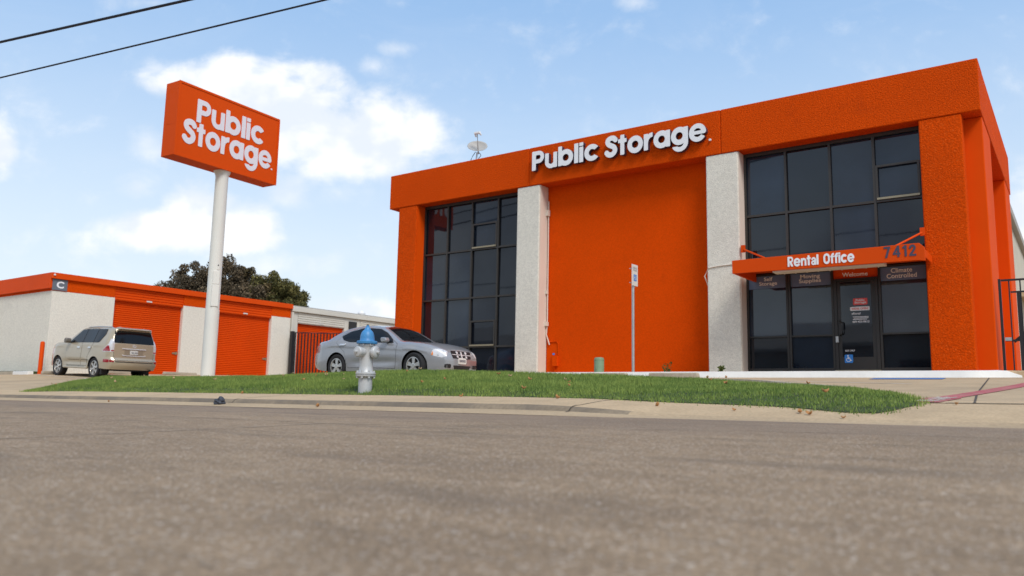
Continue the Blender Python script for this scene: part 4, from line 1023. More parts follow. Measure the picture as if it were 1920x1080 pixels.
mb = MB(); mb.lathe([(.128, .645), (.150, .650), (.152, .655), (.152, .683), (.146, .690), (.112, .692), (.106, .70), (.104, .74), (.099, .775), (.088, .81), (.070, .838), (.052, .853), (.045, .862), (.042, .875), (.030, .895), (.024, .90), (.022, .918), (.018, .921)], 32)
obj('bonnet', mb, 'hyd_blue', HY, smooth=True)
mb = MB(); mb.lathe([(.016, .915), (.016, .935)], 5); obj('operating_nut', mb, 'rubber_wire', HY)
def nozzle(az, r, L, cap_r, z=.525):
    q = Matrix.Translation((0, 0, z)) @ Matrix.Rotation(az, 4, 'Z') @ Matrix.Rotation(R(90), 4, 'Y')
    mb = MB(); mb.lathe([(r, .05), (r, L - .05), (r * 1.12, L - .045), (r * 1.12, L - .03)], 24, q); nz = obj('nozzle', mb, 'hyd_silver', HY, smooth=True)
    mb = MB(); mb.lathe([(cap_r, L - .03), (cap_r * 1.03, L - .025), (cap_r * 1.03, L + .012), (cap_r * .92, L + .024), (cap_r * .5, L + .032), (.024, L + .034), (.024, L + .062), (.018, L + .066)], 24, q); obj('nozzle_cap', mb, 'hyd_silver', nz, smooth=True)
nozzle(R(-86), .066, .185, .074); nozzle(R(12), .056, .150, .088)
mb = MB(); mb.tube([(.0, -.10, .49), (-.02, -.115, .45), (-.04, -.11, .42)], .006); obj('cap_chain', mb, 'steel', HY)


# ------------------------------------------------------------------ cars
def car_body(L, Wd, top, belt, bot, axles, arch_r, axle_z, tumble, front_x, rear_x, plan_f, plan_r, crown=.05, shoulder=.02, flare=.02, zref=.55):
    """returns a bmesh-able MB of the painted shell. x=0 rear .. L front, y=0 centre line"""
    I = lambda tab, x: float(np.interp(x, [p[0] for p in tab], [p[1] for p in tab]))
    tops = catmull(top, 8); bel = catmull(belt, 8)
    xs = sorted(set(np.round(np.concatenate([np.linspace(0, L, 74)] + [a + arch_r * np.cos(np.linspace(0, math.pi, 19)) for a in axles]), 4)))
    def half(x):
        k = 1.0
        if x > L - plan_f[0]: k -= plan_f[1] * ((x - L + plan_f[0]) / plan_f[0]) ** 2.4
        if x < plan_r[0]: k -= plan_r[1] * ((plan_r[0] - x) / plan_r[0]) ** 2.4
        return Wd / 2 * k
    mb = MB(); rings = []
    for x in xs:
        zt_, zb, zl = I(tops, x), I(bel, x), I(bot, x); w = half(x)
        for a in axles:
            if abs(x - a) < arch_r: zl = max(zl, axle_z + math.sqrt(max(0, arch_r ** 2 - (x - a) ** 2)))
            w += flare * math.exp(-((x - a) / .5) ** 2) * (.6)
        zt_ = max(zt_, zb + .015); ze = zt_ - min(crown, (zt_ - zb) * .45 + .012); zl = min(zl, zb - .05)
        pts = []
        mid = min(1, max(0, (x - axles[0]) / .6 - .55)) * min(1, max(0, (axles[1] - x) / .6 - .55))
        for k in range(15):
            t = k / 14; z = zl + (zb - zl) * t
            pr = 1 - .055 * max(0, (zref - z) / zref) ** 1.5 - .035 * max(0, (z - zref) / (zb - zref + 1e-6)) ** 2.2
            cr = .013 * math.exp(-((z - zb + .10) / .045) ** 2) * min(1, max(0, (L - x) / .6)) - .022 * math.exp(-((z - zref * .80) / .09) ** 2) * mid
            pts.append((w * pr + cr, z))
        wb_ = pts[-1][0]; hgt = ze - zb; we = wb_ - shoulder * min(1, hgt / .2) - tumble * hgt
        if hgt < .12: we = wb_ - .03 - .5 * hgt
        for k in range(1, 6):
            t = k / 5; pts.append((wb_ + (we - wb_) * t - shoulder * min(1, hgt / .2) * .3 * math.sin(math.pi * t) * -1, zb + hgt * t))
        for k in range(1, 7):
            t = k / 6; y = we * (1 - t); pts.append((y, ze + (zt_ - ze) * (1 - (1 - t) ** 2.2)))
        ring = []
        for (y, z) in pts: ring.append((x, -y, z))
        full = ring + [(p[0], -p[1], p[2]) for p in ring[-2::-1]]
        out = []
        for (px, y, z) in full:
            t = max(0, (x - (L - .55)) / .55); t2 = max(0, (.5 - x) / .5)
            px = px + front_x(z) * t * t + rear_x(z) * t2 * t2
            out.append((px, y, z))
        rings.append(out)
    n = len(rings[0])
    for r in rings: mb.v += r
    for i in range(len(rings) - 1):
        for j in range(n - 1): mb.f.append((i * n + j, (i + 1) * n + j, (i + 1) * n + j + 1, i * n + j + 1))
    # end caps: strips joining mirrored points
    for i in (0, len(rings) - 1):
        for j in range(n // 2):
            a, b, c, d = i * n + j, i * n + j + 1, i * n + n - 2 - j, i * n + n - 1 - j
            if b == c: mb.f.append((a, b, d))
            else: mb.f.append((a, b, c, d))
    return mb


class Car:
    def __init__(s, root, body_mb, paint):
        s.root = root; s.body = obj('body', body_mb, paint, root, smooth=True)
        s.body.data.set_sharp_from_angle(angle=R(78))
        bm = bmesh.new(); bm.from_mesh(s.body.data); s.bvh = BVHTree.FromBMesh(bm); bm.free()
    def hit(s, o, d):
        loc, nrm, _, _ = s.bvh.ray_cast(Vector(o), Vector(d)); return loc, nrm
    def patch(s, name, sdf, bounds, step, view, off, m, parent=None, thick=.03):
        """project a 2-D outline on the shell. view: 'R' (-Y side), 'L' (+Y side), 'F' front, 'B' rear, 'T' top; or (origin fn, direction)"""
        vs, fs, ed = march(sdf, *bounds, step); P = []
        fn = {'R': (lambda a, b: (a, -3, b), (0, 1, 0)), 'L': (lambda a, b: (a, 3, b), (0, -1, 0)), 'F': (lambda a, b: (9, a, b), (-1, 0, 0)), 'B': (lambda a, b: (-4, a, b), (1, 0, 0)), 'T': (lambda a, b: (a, b, 5), (0, 0, -1))}
        of, d = fn[view] if isinstance(view, str) else view; D = Vector(d).normalized(); ok = {}
        for i, (a, b) in enumerate(vs):
            loc, nrm = s.hit(of(a, b), D)
            if loc is None: continue
            if nrm.dot(D) > 0: nrm = -nrm
            ok[i] = len(P); P.append((loc, loc - D * off, loc + D * thick))
        mb = MB(); n = len(P); mb.v = [tuple(p[1]) for p in P] + [tuple(p[2]) for p in P]
        for f in fs:
            if all(i in ok for i in f): mb.f.append(tuple(ok[i] for i in f))
        for a, b in ed:
            if a in ok and b in ok: mb.f.append((ok[b], ok[a], n + ok[a], n + ok[b]))
        if not mb.f: return None
        o = obj(name, mb, m, parent or s.root, smooth=True, fixn=True); o.data.set_sharp_from_angle(angle=R(45)); return o
    def poly(s, name, pts, view, off, m, parent=None, step=.03, rnd=.0, thick=.03):
        xs = [p[0] for p in pts]; ys = [p[1] for p in pts]; f = lambda X, Y: sd_poly(X, Y, pts) - rnd
        return s.patch(name, f, (min(xs) - .02 - rnd, min(ys) - .02 - rnd, max(xs) + .02 + rnd, max(ys) + .02 + rnd), step, view, off, m, parent, thick)


def wheel(root, x, y, r, wdt, spokes, side, twin=False, rim=.68):
    w = bpy.data.objects.new('wheel', None); COL.objects.link(w); w.parent = root; w.location = (x, y, r); w.empty_display_size = .1
    q = Matrix.Rotation(R(90) * side, 4, 'X')       # local Z -> outward
    h = wdt / 2; rr = r * rim
    mb = MB(); mb.lathe([(rr * .98, -h * .9), (rr + .02, -h), (r * .93, -h), (r, -h * .75), (r, h * .75), (r * .93, h), (rr + .02, h), (rr * .98, h * .86), (rr * .9, h * .3)], 40, q, caps=False); obj('tyre', mb, 'tyre', w, smooth=True)
    mb = MB(); mb.lathe([(rr * .99, h * .80), (rr * .99, h * .90), (rr * .92, h * .92), (rr * .90, h * .70), (rr * .88, h * .1)], 40, q, caps=False)
    for k in range(spokes):
        for dd in ((-.11, .11) if twin else (0,)):
            a = 2 * math.pi * k / spokes + dd + .3; w0 = .085 if not twin else .045; w1 = .115 if not twin else .045
            c, s_ = math.cos(a), math.sin(a); t = lambda rad, off, z: q @ Vector((c * rad - s_ * off, s_ * rad + c * off, z))
            r0, r1 = .05, rr * .93; z0, z1 = h * .80, h * .78
            vs = [t(r0, -w0 * .4, z0), t(r0, w0 * .4, z0), t(r1, w1 * .5, z1), t(r1, -w1 * .5, z1), t(r0, -w0 * .4, z0 - .04), t(r0, w0 * .4, z0 - .04), t(r1, w1 * .5, z1 - .04), t(r1, -w1 * .5, z1 - .04)]
            mb.add(vs, [(0, 1, 2, 3), (7, 6, 5, 4), (0, 4, 5, 1), (1, 5, 6, 2), (2, 6, 7, 3), (3, 7, 4, 0)])
    mb.lathe([(.07, h * .55), (.07, h * .84), (.055, h * .88)], 16, q); obj('rim', mb, 'alloy', w)
    mb = MB(); mb.lathe([(rr * .89, h * .25), (.02, h * .25)], 24, q, caps=False); mb.lathe([(rr * .7, h * .28), (rr * .7, h * .32), (.02, h * .33)], 24, q, caps=False); obj('brake_disc', mb, 'well', w)
    return w


def inner(root, L, w, axles, r, z0, z1):
    mb = MB(); mb.box(.35, -w, z0, L - .35, w, z1)
    for a in axles: mb.box(a - r * 1.15, -w - .14, z0 + .1, a + r * 1.15, w + .14, z1 + .12)
    mb.box(axles[0] - .05, -w - .1, r - .05, axles[0] + .05, w + .1, r + .05); mb.box(axles[1] - .05, -w - .1, r - .05, axles[1] + .05, w + .1, r + .05)
    obj('chassis', mb, 'well', root)


def both(fn):
    for s, v in ((-1, 'R'), (1, 'L')): fn(s, v)


def sedan():
    root = thing('sedan', 'silver four door sedan parked facing right before the left glass front of the office', 'car', (-13.53 - 3.845, 15.55, .452), local=True)
    L = 4.64; ax = (1.06, 3.845)
    top = [(0, 1.0), (.06, 1.05), (.30, 1.07), (.56, 1.085), (.66, 1.115), (.98, 1.27), (1.28, 1.385), (1.65, 1.445), (2.1, 1.455), (2.45, 1.405), (2.7, 1.30), (3.0, 1.14), (3.28, 1.0), (3.6, .975), (4.0, .94), (4.3, .875), (4.52, .80), (4.64, .74)]
    belt = [(0, .93), (.4, .98), (.9, 1.0), (1.4, .985), (2, .955), (2.7, .915), (3.25, .885), (3.8, .85), (4.25, .78), (4.52, .70), (4.64, .66)]
    bot = [(0, .33), (.2, .26), (.6, .21), (4.2, .20), (4.5, .19), (4.64, .22)]
    fx = lambda z: -.10 * max(0, (z - .55) / .3) ** 1.5 + (.03 if z < .5 else .03 * max(0, (.62 - z) / .12)) - .12 * max(0, (.3 - z) / .1) * .4
    rx = lambda z: .05 * max(0, (z - .7) / .3) - .03 * (z < .7) + .16 * max(0, (.42 - z) / .2) * .5
    body = car_body(L, 1.83, top, belt, bot, ax, .385, .33, .42, fx, rx, (1.1, .36), (.8, .22), crown=.05, shoulder=.035, flare=.03)
    c = Car(root, body, 'silver'); inner(root, L, .66, ax, .33, .22, .62)
    for x in ax:
        wheel(root, x, -.815, .33, .22, 5, 1); wheel(root, x, .815, .33, .22, 5, -1)
    def sides(s, v):
        c.poly('window_trim', [(3.14, .915), (3.02, 1.035), (2.76, 1.205), (2.49, 1.315), (2.13, 1.345), (1.80, 1.345), (1.43, 1.268), (1.16, 1.145), (1.28, 1.035), (1.52, .975), (2.13, .955)], v, .007, 'black_plastic', c.body, .03, .0, .01)
        fd = [(2.16, .30), (3.22, .27), (3.26, .885), (2.72, 1.19), (2.16, 1.335)]; rd = [(2.13, .30), (2.13, 1.335), (1.70, 1.355), (1.22, 1.20), (1.02, .98), (1.36, .72), (1.50, .30)]
        for k, (pts, win) in enumerate(((fd, [(2.15, .985), (3.06, .935), (2.98, 1.03), (2.74, 1.185), (2.48, 1.29), (2.15, 1.325)]), (rd, [(2.09, .99), (2.09, 1.328), (1.80, 1.325), (1.45, 1.25), (1.20, 1.14), (1.30, 1.06), (1.52, 1.0)]))):
            c.poly('door_seam', pts, v, .0015, 'well', c.body, .03, .008, .01)
            d = c.poly('door', pts, v, .005, 'silver', None, .03, .0, .01)
            c.poly('side_window', win, v, .011, 'glass_side', d, .025, .012, .02)
            hx = 2.30 if k == 0 else 1.20; hz = .845 if k == 0 else .90
            c.patch('handle', lambda X, Y: sd_box(X, Y, hx, hz, hx + .19, hz + .028) - .008, (hx - .03, hz - .03, hx + .22, hz + .06), .02, v, .03, 'chrome', d)
        mb = MB(); q = s * 1.0
        mb.prism([(2.84, .93), (2.80, 1.00), (2.83, 1.06), (2.98, 1.055), (3.02, .98), (2.99, .93)], q * .90, q * 1.05, 'y'); mr = obj('mirror', mb, 'silver', root, bevel=.025)
        mb = MB(); mb.box(2.92, q * .76, .935, 2.98, q * .93, .97); obj('mirror_arm', mb, 'black_plastic', mr)
        mb = MB(); mb.box(2.825, q * .915, .955, 2.838, q * 1.03, 1.04); obj('mirror_glass', mb, 'glass_side', mr)
        hd = lambda a, b: (a + 3 * math.cos(R(40)), q * (3 * math.sin(R(40))) + q * .0, b)
        # headlamp, projected diagonally at the front corner
        hl = c.patch('headlight', lambda X, Y: sd_poly(X, Y, [(-1.0, .60), (-.97, .66), (-.85, .735), (-.50, .755), (.0, .725), (.14, .69), (.06, .575), (-.3, .54), (-.8, .575)]) - .005, (-1.05, .5, .2, .8), .025,
                (lambda a, b: (4.15 + 3 * .82 + a * -.57 - .35, q * (3 * .57 + -a * .82), b), (-.82, -q * .57, 0)), .008, 'lamp_clear')
        for a0 in (-.55, -.18):
            c.patch('lamp_bowl', lambda X, Y: sd_ring(X, Y, a0, .645, .075, .045), (a0 - .1, .55, a0 + .1, .75), .015, (lambda a, b: (4.15 + 3 * .82 + a * -.57 - .35, q * (3 * .57 + -a * .82), b), (-.82, -q * .57, 0)), .013, 'steel', hl)
        c.patch('indicator', lambda X, Y: sd_poly(X, Y, [(-1.0, .60), (-.96, .66), (-.90, .70), (-.87, .62), (-.90, .59)]), (-1.05, .55, -.8, .75), .02,
                (lambda a, b: (4.15 + 3 * .82 + a * -.57 - .35, q * (3 * .57 + -a * .82), b), (-.82, -q * .57, 0)), .014, 'lamp_orange')
        c.patch('taillight', lambda X, Y: sd_box(X, Y, .10, .74, .28, .93) - .02, (-.05, .68, .4, 1.0), .03, v, .008, 'lamp_red')
        c.patch('taillight', lambda X, Y: sd_box(X, Y, q * .48 - .14, .74, q * .48 + .14, .90) - .02, (q * .48 - .2, .68, q * .48 + .2, .96), .03, 'B', .008, 'lamp_red')
        c.patch('fog_lamp', lambda X, Y: sd_box(X, Y, q * .52 - .07, .31, q * .52 + .07, .36) - .025, (q * .52 - .14, .24, q * .52 + .14, .44), .025, 'F', .004, 'black_plastic')
    both(sides)
    c.patch('windshield', lambda X, Y: sd_poly(X, Y, [(3.24, -.62), (3.27, -.3), (3.28, 0), (3.27, .3), (3.24, .62), (2.56, .50), (2.50, .25), (2.48, 0), (2.50, -.25), (2.56, -.50)]) - .01, (2.4, -.7, 3.35, .7), .05, 'T', .008, 'glass_side')
    c.patch('rear_window', lambda X, Y: sd_poly(X, Y, [(.66, -.52), (.66, .52), (1.16, .46), (1.22, 0), (1.16, -.46)]) - .01, (.55, -.6, 1.3, .6), .05, 'T', .008, 'glass_side')
    g = c.patch('grille', lambda X, Y: sd_poly(X, Y, [(-.38, .715), (.38, .715), (.34, .545), (-.34, .545)]) - .01, (-.45, .5, .45, .77), .025, 'F', .010, 'black_plastic')
    c.patch('grille_bar', lambda X, Y: U(sd_box(X, Y, -.36, .62, .36, .638), sd_box(X, Y, -.022, .55, .022, .71), sd_line(X, Y, [(-.38, .72), (.38, .72)], .006)), (-.45, .5, .45, .77), .014, 'F', .022, 'crosshair', g)
    for y in (-.17, .17):
        c.patch('grille_bar', lambda X, Y: U(sd_disc(X, Y, y, .68, .035), sd_disc(X, Y, y, .58, .03)), (y - .06, .5, y + .06, .76), .014, 'F', .028, 'crosshair', g)
    c.patch('bumper_intake', lambda X, Y: sd_poly(X, Y, [(-.33, .35), (.33, .35), (.28, .27), (-.28, .27)]) - .01, (-.42, .2, .42, .42), .025, 'F', .006, 'black_plastic')
    p = c.patch('licence_plate', lambda X, Y: sd_box(X, Y, -.155, .40, .155, .55), (-.19, .37, .19, .58), .03, 'F', .02, 'plate_white')
    c.patch('plate_lettering', lambda X, Y: U(*[sd_box(X, Y, -.12 + .036 * k, .445, -.10 + .036 * k, .51) for k in range(7)]), (-.14, .43, .14, .52), .009, 'F', .024, 'navy', p)
    mb = MB(); mb.box(.6, -.80, .17, 4.3, .80, .23); obj('sill', mb, 'black_plastic', root)
    return root


def suv():
    root = thing('suv', 'tan SUV parked nose to the storage building wall beside the orange bollard', 'car', (-29.92 + 1.05, 15.94, .445), R(180), local=True)
    root.rotation_euler = (0, R(-2.0), R(180))
    L = 4.80; ax = (1.05, 3.84)
    top = [(0, 1.71), (.02, 1.88), (.08, 1.905), (.5, 1.935), (1.5, 1.955), (2.2, 1.945), (2.52, 1.895), (2.8, 1.735), (3.06, 1.565), (3.30, 1.415), (3.5, 1.385), (4.0, 1.355), (4.4, 1.29), (4.64, 1.18), (4.8, 1.02)]
    belt = [(0, 1.31), (.6, 1.325), (1.5, 1.315), (2.5, 1.305), (3.2, 1.30), (3.8, 1.265), (4.4, 1.17), (4.7, 1.04), (4.8, .95)]
    bot = [(0, .36), (.25, .36), (.6, .38), (1.5, .33), (3.4, .33), (4.2, .38), (4.8, .42)]
    fx = lambda z: -.09 * max(0, (z - .8) / .3) + .03 * (z < .75)
    rx = lambda z: (.035 if z > .72 else -.055) + .02 * max(0, min(1, (z - .75) / .5)) + (.16 * ((z - 1.31) / .50) if 1.31 < z < 1.81 else 0) + (.05 if z >= 1.81 else 0) + .10 * max(0, (.52 - z) / .15)
    body = car_body(L, 1.92, top, belt, bot, ax, .425, .385, .33, fx, rx, (.9, .24), (.42, .11), crown=.06, shoulder=.02, flare=.035, zref=.72)
    c = Car(root, body, 'gold'); inner(root, L, .66, ax, .385, .36, .85)
    for x in ax:
        wheel(root, x, -.82, .385, .25, 6, 1, True, .70); wheel(root, x, .82, .385, .25, 6, -1, True, .70)
    def sides(s, v):
        q = s
        c.poly('window_trim', [(3.09, 1.29), (2.97, 1.41), (2.48, 1.805), (2.08, 1.84), (.60, 1.84), (.575, 1.64), (.78, 1.36), (.85, 1.325), (2.08, 1.315)], v, .007, 'black_plastic', c.body, .03, .0, .01)
        fd = [(2.06, .46), (3.10, .46), (3.22, .75), (3.20, 1.28), (3.02, 1.37), (2.52, 1.81), (2.06, 1.85)]; rd = [(2.03, .46), (2.03, 1.85), (1.22, 1.86), (1.20, 1.32), (1.42, .98), (1.55, .80), (1.58, .46)]
        for k, (pts, win) in enumerate(((fd, [(2.08, 1.335), (3.02, 1.315), (2.93, 1.41), (2.46, 1.79), (2.08, 1.82)]), (rd, [(2.00, 1.335), (2.00, 1.825), (1.25, 1.83), (1.25, 1.34)]))):
            c.poly('door_seam', pts, v, .0015, 'well', c.body, .03, .009, .01)
            d = c.poly('door', pts, v, .005, 'gold', None, .03, 0, .01)
            c.poly('side_window', win, v, .012, 'glass_side', d, .025, .014, .02)
            hx = 2.16 if k == 0 else 1.32
            c.patch('handle', lambda X, Y: sd_box(X, Y, hx, 1.12, hx + .20, 1.15) - .012, (hx - .03, 1.08, hx + .23, 1.19), .02, v, .035, 'chrome', d)
            c.patch('trim_strip', lambda X, Y: sd_box(X, Y, min(p[0] for p in pts) + .12 if k else 2.10, .655, 2.0 if k else 3.05, .672), (1.4, .63, 3.1, .70), .016, v, .012, 'black_plastic', d)
        c.poly('quarter_window', [(1.17, 1.345), (1.17, 1.83), (.62, 1.825), (.60, 1.64), (.80, 1.37), (.86, 1.345)], v, .012, 'glass_side', None, .025, .012, .02)
        mb = MB(); mb.prism([(2.90, 1.29), (2.86, 1.35), (2.88, 1.45), (2.98, 1.48), (3.06, 1.42), (3.06, 1.31), (3.02, 1.28)], q * .97, q * 1.17, 'y'); mr = obj('mirror', mb, 'mirror_tan', root, bevel=.035)
        mb = MB(); mb.box(2.92, q * .84, 1.29, 3.0, q * .98, 1.34); obj('mirror_arm', mb, 'black_plastic', mr)
        # tail lamp wraps the corner
        dv = (lambda a, b: (.06 - .6 * 3 + .8 * a, q * (.90 + .8 * 3 + .6 * a), b), (.6, -q * .8, 0))
        t = c.patch('taillight', lambda X, Y: sd_poly(X, Y, [(-.13, 1.46), (.05, 1.46), (.09, 1.28), (.36, 1.05), (.36, 1.01), (-.13, 1.01)]) - .012, (-.2, .96, .42, 1.5), .022, dv, .012, 'lamp_clear')
        c.patch('red_lens', lambda X, Y: sd_poly(X, Y, [(.07, 1.22), (.13, 1.235), (.36, 1.05), (.36, 1.02), (.0, 1.02)]), (-.05, .98, .42, 1.27), .02, dv, .017, 'lamp_red', t)
        c.patch('red_lens', lambda X, Y: sd_box(X, Y, -.10, 1.02, -.02, 1.06), (-.14, 1.0, .02, 1.09), .015, dv, .017, 'lamp_red', t)
        c.patch('reflector', lambda X, Y: sd_box(X, Y, .08, .62, .36, .71) - .01, (.0, .57, .45, .76), .025, v, .008, 'lamp_red')
        c.patch('reflector', lambda X, Y: sd_box(X, Y, q * .84 - .06, .62, q * .84 + .06, .70), (q * .84 - .1, .58, q * .84 + .1, .75), .02, 'B', .008, 'lamp_red')
        mb = MB(); mb.tube([(2.4, q * .60, 1.88), (2.28, q * .61, 1.925), (1.4, q * .63, 1.945), (.6, q * .63, 1.925), (.46, q * .63, 1.87)], .022); mb.box(1.36, q * .63 - .02, 1.86, 1.46, q * .63 + .02, 1.94); obj('roof_rail', mb, 'steel', root, smooth=True)
        mb = MB(); mb.prism([(1.52, .34), (1.50, .40), (1.62, .42), (3.24, .42), (3.38, .40), (3.36, .34)], q * .80, q * .975, 'y'); sb = obj('side_step', mb, 'gold', root, bevel=.02)
        mb = MB(); mb.box(1.75, q * .84, .421, 3.1, q * .97, .43); obj('step_pad', mb, 'black_plastic', sb)
        mb = MB(); mb.box(.50, q * .70, .16, .56, q * .93, .50); obj('mud_flap', mb, 'black_plastic', root)
        c.patch('headlight', lambda X, Y: sd_box(X, Y, 4.2, .86, 4.62, 1.03) - .02, (4.1, .8, 4.75, 1.1), .03, v, .008, 'lamp_clear')
    both(sides)
    c.patch('windshield', lambda X, Y: sd_poly(X, Y, [(3.25, -.70), (3.28, 0), (3.25, .70), (2.62, .60), (2.56, 0), (2.62, -.60)]) - .01, (2.4, -.8, 3.35, .8), .05, 'T', .008, 'glass_side')
    tg_pts = [(-.74, .66), (.74, .66), (.765, 1.0), (.75, 1.33), (-.75, 1.33), (-.765, 1.0)]
    c.poly('tailgate_seam', tg_pts, 'B', .0015, 'well', c.body, .035, .010, .01)
    tg = c.poly('tailgate', tg_pts, 'B', .008, 'gold', None, .035, 0, .01)
    c.patch('rear_window', lambda X, Y: sd_poly(X, Y, [(-.76, 1.345), (.76, 1.345), (.69, 1.785), (-.69, 1.785)]) - .012, (-.85, 1.3, .85, 1.83), .04, 'B', .010, 'glass_side')
    mb = MB(); mb.prism([(.12, 1.83), (.03, 1.855), (.05, 1.89), (.28, 1.928), (.32, 1.885), (.2, 1.835)], -.62, .62, 'y'); obj('spoiler', mb, 'gold', root, bevel=.03)
    ob = lambda a, b: (-4, a, b)
    c.patch('plate_recess', lambda X, Y: sd_box(X, Y, -.36, .90, .36, 1.10), (-.4, .86, .4, 1.14), .03, 'B', .010, mat('recess_tan', (.36, .30, .22), .4, metal=.4), tg)
    c.patch('chrome_bar', lambda X, Y: sd_box(X, Y, -.46, 1.12, .46, 1.15), (-.5, 1.08, .5, 1.2), .02, 'B', .035, 'crosshair', tg)
    c.patch('chrome_bar', lambda X, Y: sd_line(X, Y, [(-.44, .905), (-.40, .878), (.40, .878), (.44, .905)], .014), (-.5, .84, .5, .95), .02, 'B', .03, 'crosshair', tg)
    p = c.patch('licence_plate', lambda X, Y: sd_box(X, Y, -.155, .925, .155, 1.08), (-.19, .9, .19, 1.11), .03, 'B', .016, 'plate_white', tg)
    text('plate_lettering', 'NKS 4029', -.125, .965, .125, .06, lambda a, b, d: (.045 - .075 - d, -a, b), tg, 'navy', .01, .004)
    c.patch('emblem', lambda X, Y: U(sd_ring(X / 1.35, Y - 1.24, 0, 0, .05, .038), sd_line(X, Y, [(.02, 1.275), (-.0, 1.22), (-.045, 1.22)], .007)), (-.09, 1.17, .09, 1.31), .008, 'B', .02, 'crosshair', tg)
    mb = MB(); mb.box(-.10, -.88, .50, -.02, .88, .60)
    c.patch('bumper_step', lambda X, Y: sd_box(X, Y, -.72, .625, .72, .645), (-.78, .6, .78, .67), .016, 'B', .006, 'black_plastic')
    mb = MB(); mb.box(.1, -.6, .30, .7, .6, .42); mb.tube([(.0, -.68, .36), (.5, -.66, .36)], .035); obj('underbody', mb, 'well', root)
    mb = MB(); mb.prism([(1.3, 1.94), (1.22, 1.99), (1.12, 1.97), (1.1, 1.94)], -.03, .03, 'y'); obj('roof_antenna', mb, 'gold', root, bevel=.008)
    return root


sedan(); suv()

# ------------------------------------------------------------------ power lines
def wire(label, pa, pb, r, sag):
    a, b = Vector(pa), Vector(pb); pts = []
    for k in range(41):
        t = k / 40; p = a.lerp(b, t); p.z -= sag * 4 * t * (1 - t); pts.append(p)
    mb = MB(); mb.tube(pts, r, 6); o = obj('power_line', mb, 'rubber_wire'); tag(o, label, 'wire')
wire('thicker black overhead cable across the top left corner of the sky', (-22.46 - 6.11 * 9, 8.07 - 1.43 * 9, 9.4), (-22.46 + 6.11 * 11, 8.07 + 1.43 * 11, 9.4), .032, .42)
wire('thinner black overhead cable below the thicker one in the left sky', (-25.1 - 5.72 * 9, 9.12 - 1.08 * 9, 9.4), (-25.1 + 5.72 * 11, 9.12 + 1.08 * 11, 9.4), .022, .42)

wire('thin overhead cable behind the camera, mirrored as a dark line in the upper office windows', (-90, -6, 7.6), (60, -6, 10.6), .03, .5)


# ------------------------------------------------------------------ trees behind the storage building
def tree(label, base, height, crown, m, seed, n=62000):
    r = np.random.default_rng(seed); rr = random.Random(seed)
    T = thing('tree', label, 'tree', base, group='trees behind the storage building', local=True)
    mb = MB(); mb.tube([(0, 0, 0), (.08, .03, height * .2), (.0, .1, height * .42)], .30, 10, .2)
    limbs = []
    for k in range(9):
        a = 2 * math.pi * k / 9 + rr.uniform(-.3, .3); e = crown[k % len(crown)]; st = Vector((.0, .08, height * rr.uniform(.25, .42))); en = Vector((e[0] * .8, e[1] * .8, e[2]))
        mid = st.lerp(en, .5) + Vector((rr.uniform(-.3, .3), rr.uniform(-.3, .3), -.2)); mb.tube([st, mid, en], .10, 6, .02)
    obj('trunk', mb, 'bark', T, smooth=True)
    P = []; sh = []
    per = n // len(crown)
    for (cx, cy, cz, rx, rz) in crown:
        # sub-clumps on the lobe
        k = 34; d = r.normal(size=(k, 3)); d /= np.linalg.norm(d, axis=1)[:, None]; d *= (r.uniform(.45, 1.0, k)[:, None]); cc = d * [rx, rx, rz] + [cx, cy, cz]; cs = r.uniform(.28, .55, k) * rx * .66; tn = r.uniform(-.28, .28, k)
        w = r.integers(0, k, per); g = r.normal(size=(per, 3)); g /= np.linalg.norm(g, axis=1)[:, None]; g *= r.uniform(.35, 1.12, per)[:, None] ** .7
        P.append(cc[w] + g * cs[w][:, None]); sh.append(tn[w])
    P = np.concatenate(P); sh = np.concatenate(sh); n = len(P); s = r.uniform(.035, .10, n)
    u = r.normal(size=(n, 3)); u /= np.linalg.norm(u, axis=1)[:, None]; v = np.cross(u, r.normal(size=(n, 3))); v /= np.linalg.norm(v, axis=1)[:, None]
    Q = np.empty((n, 4, 3)); Q[:, 0] = P - u * s[:, None]; Q[:, 1] = P + v * (s * .55)[:, None]; Q[:, 2] = P + u * s[:, None]; Q[:, 3] = P - v * (s * .55)[:, None]
    o = tri_mesh('crown', Q.reshape(-1, 3), 4, m, np.clip(.42 + sh + r.normal(0, .2, n), 0, 1), T)


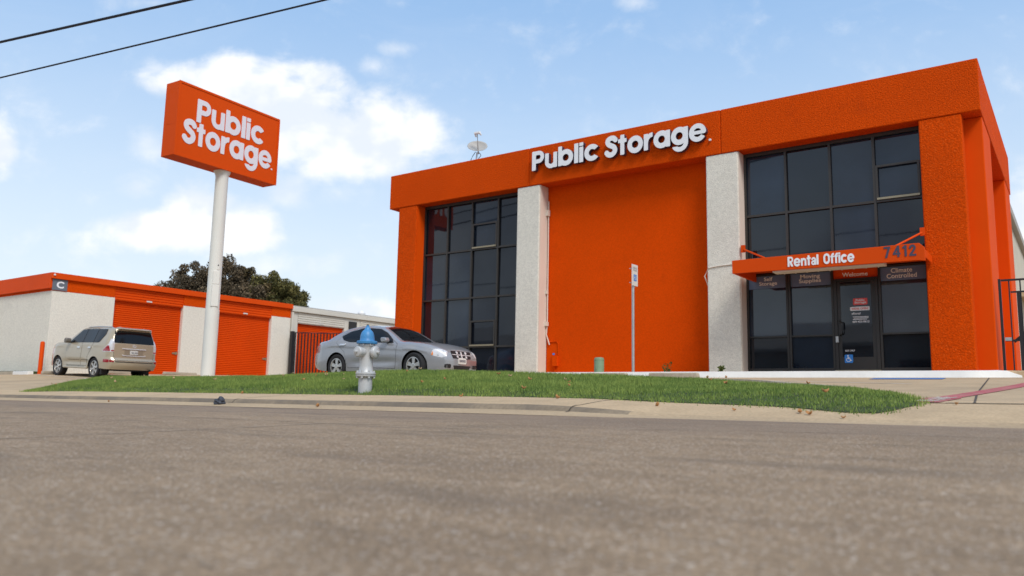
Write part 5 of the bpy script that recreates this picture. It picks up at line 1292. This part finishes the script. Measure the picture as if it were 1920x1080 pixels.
tree('dark brown leafed tree left of the sign pole behind the storage roof', (-44.0, 28.6, .9), 7, [(-1.7, -1.1, 4.9, 1.5, 1.1), (-.6, -.3, 6.1, 1.5, 1.15), (.9, .6, 6.2, 1.5, 1.15), (2.0, 1.3, 5.2, 1.5, 1.2), (.4, .2, 4.4, 2.2, 1.1), (-2.3, -1.5, 4.4, .9, .7)], 'fol_brown', 3)
tree('smaller brown leafed tree between the dark one and the olive one', (-42.1, 30.6, .9), 6.5, [(-.2, -.2, 5.9, 1.0, 1.15), (.5, .4, 5.0, 1.3, 1.2), (-.6, -.4, 4.6, 1.3, 1.1)], 'fol_mid', 5, 34000)
tree('olive green rounded tree right of the sign pole behind the storage roof', (-40.9, 31.6, .9), 6.5, [(-.5, -.4, 5.5, 1.35, 1.05), (.6, .4, 5.0, 1.4, 1.1), (1.1, .75, 4.2, 1.0, .9), (-.2, 0, 4.2, 1.8, 1.1)], 'fol_olive', 8, 48000)


# small weeds at the wall foot
def weed(label, x, y, z, h, seed):
    r = np.random.default_rng(seed); n = 34; a = r.uniform(0, 6.28, n); l = r.uniform(.3, 1, n) * h; s = .025
    px, py, pz = np.cos(a) * l * .5, np.sin(a) * l * .5, r.uniform(.1, 1, n) * h
    Q = np.empty((n, 4, 3)); P = np.stack([px, py, pz], 1); u = r.normal(size=(n, 3)) * s; v = r.normal(size=(n, 3)) * s
    Q[:, 0] = P - u; Q[:, 1] = P + v; Q[:, 2] = P + u; Q[:, 3] = P - v
    st = np.empty((8, 4, 3)); 
    for k in range(8):
        t = P[k * 4]; st[k] = [[-.004, 0, 0], [.004, 0, 0], t + [.003, 0, 0], t - [.003, 0, 0]]
    o = tri_mesh('weed', np.concatenate([Q, st]).reshape(-1, 3), 4, 'weed', r.uniform(0, 1, n + 8)); o.location = (x, y, z); tag(o, label, 'weed')
weed('small green weed at the foot of the blank orange wall', -8.65, 18.9, .76, .26, 1)
weed('tiny weed at the foot of the white column near the entrance', -6.95, 18.2, .74, .14, 2)
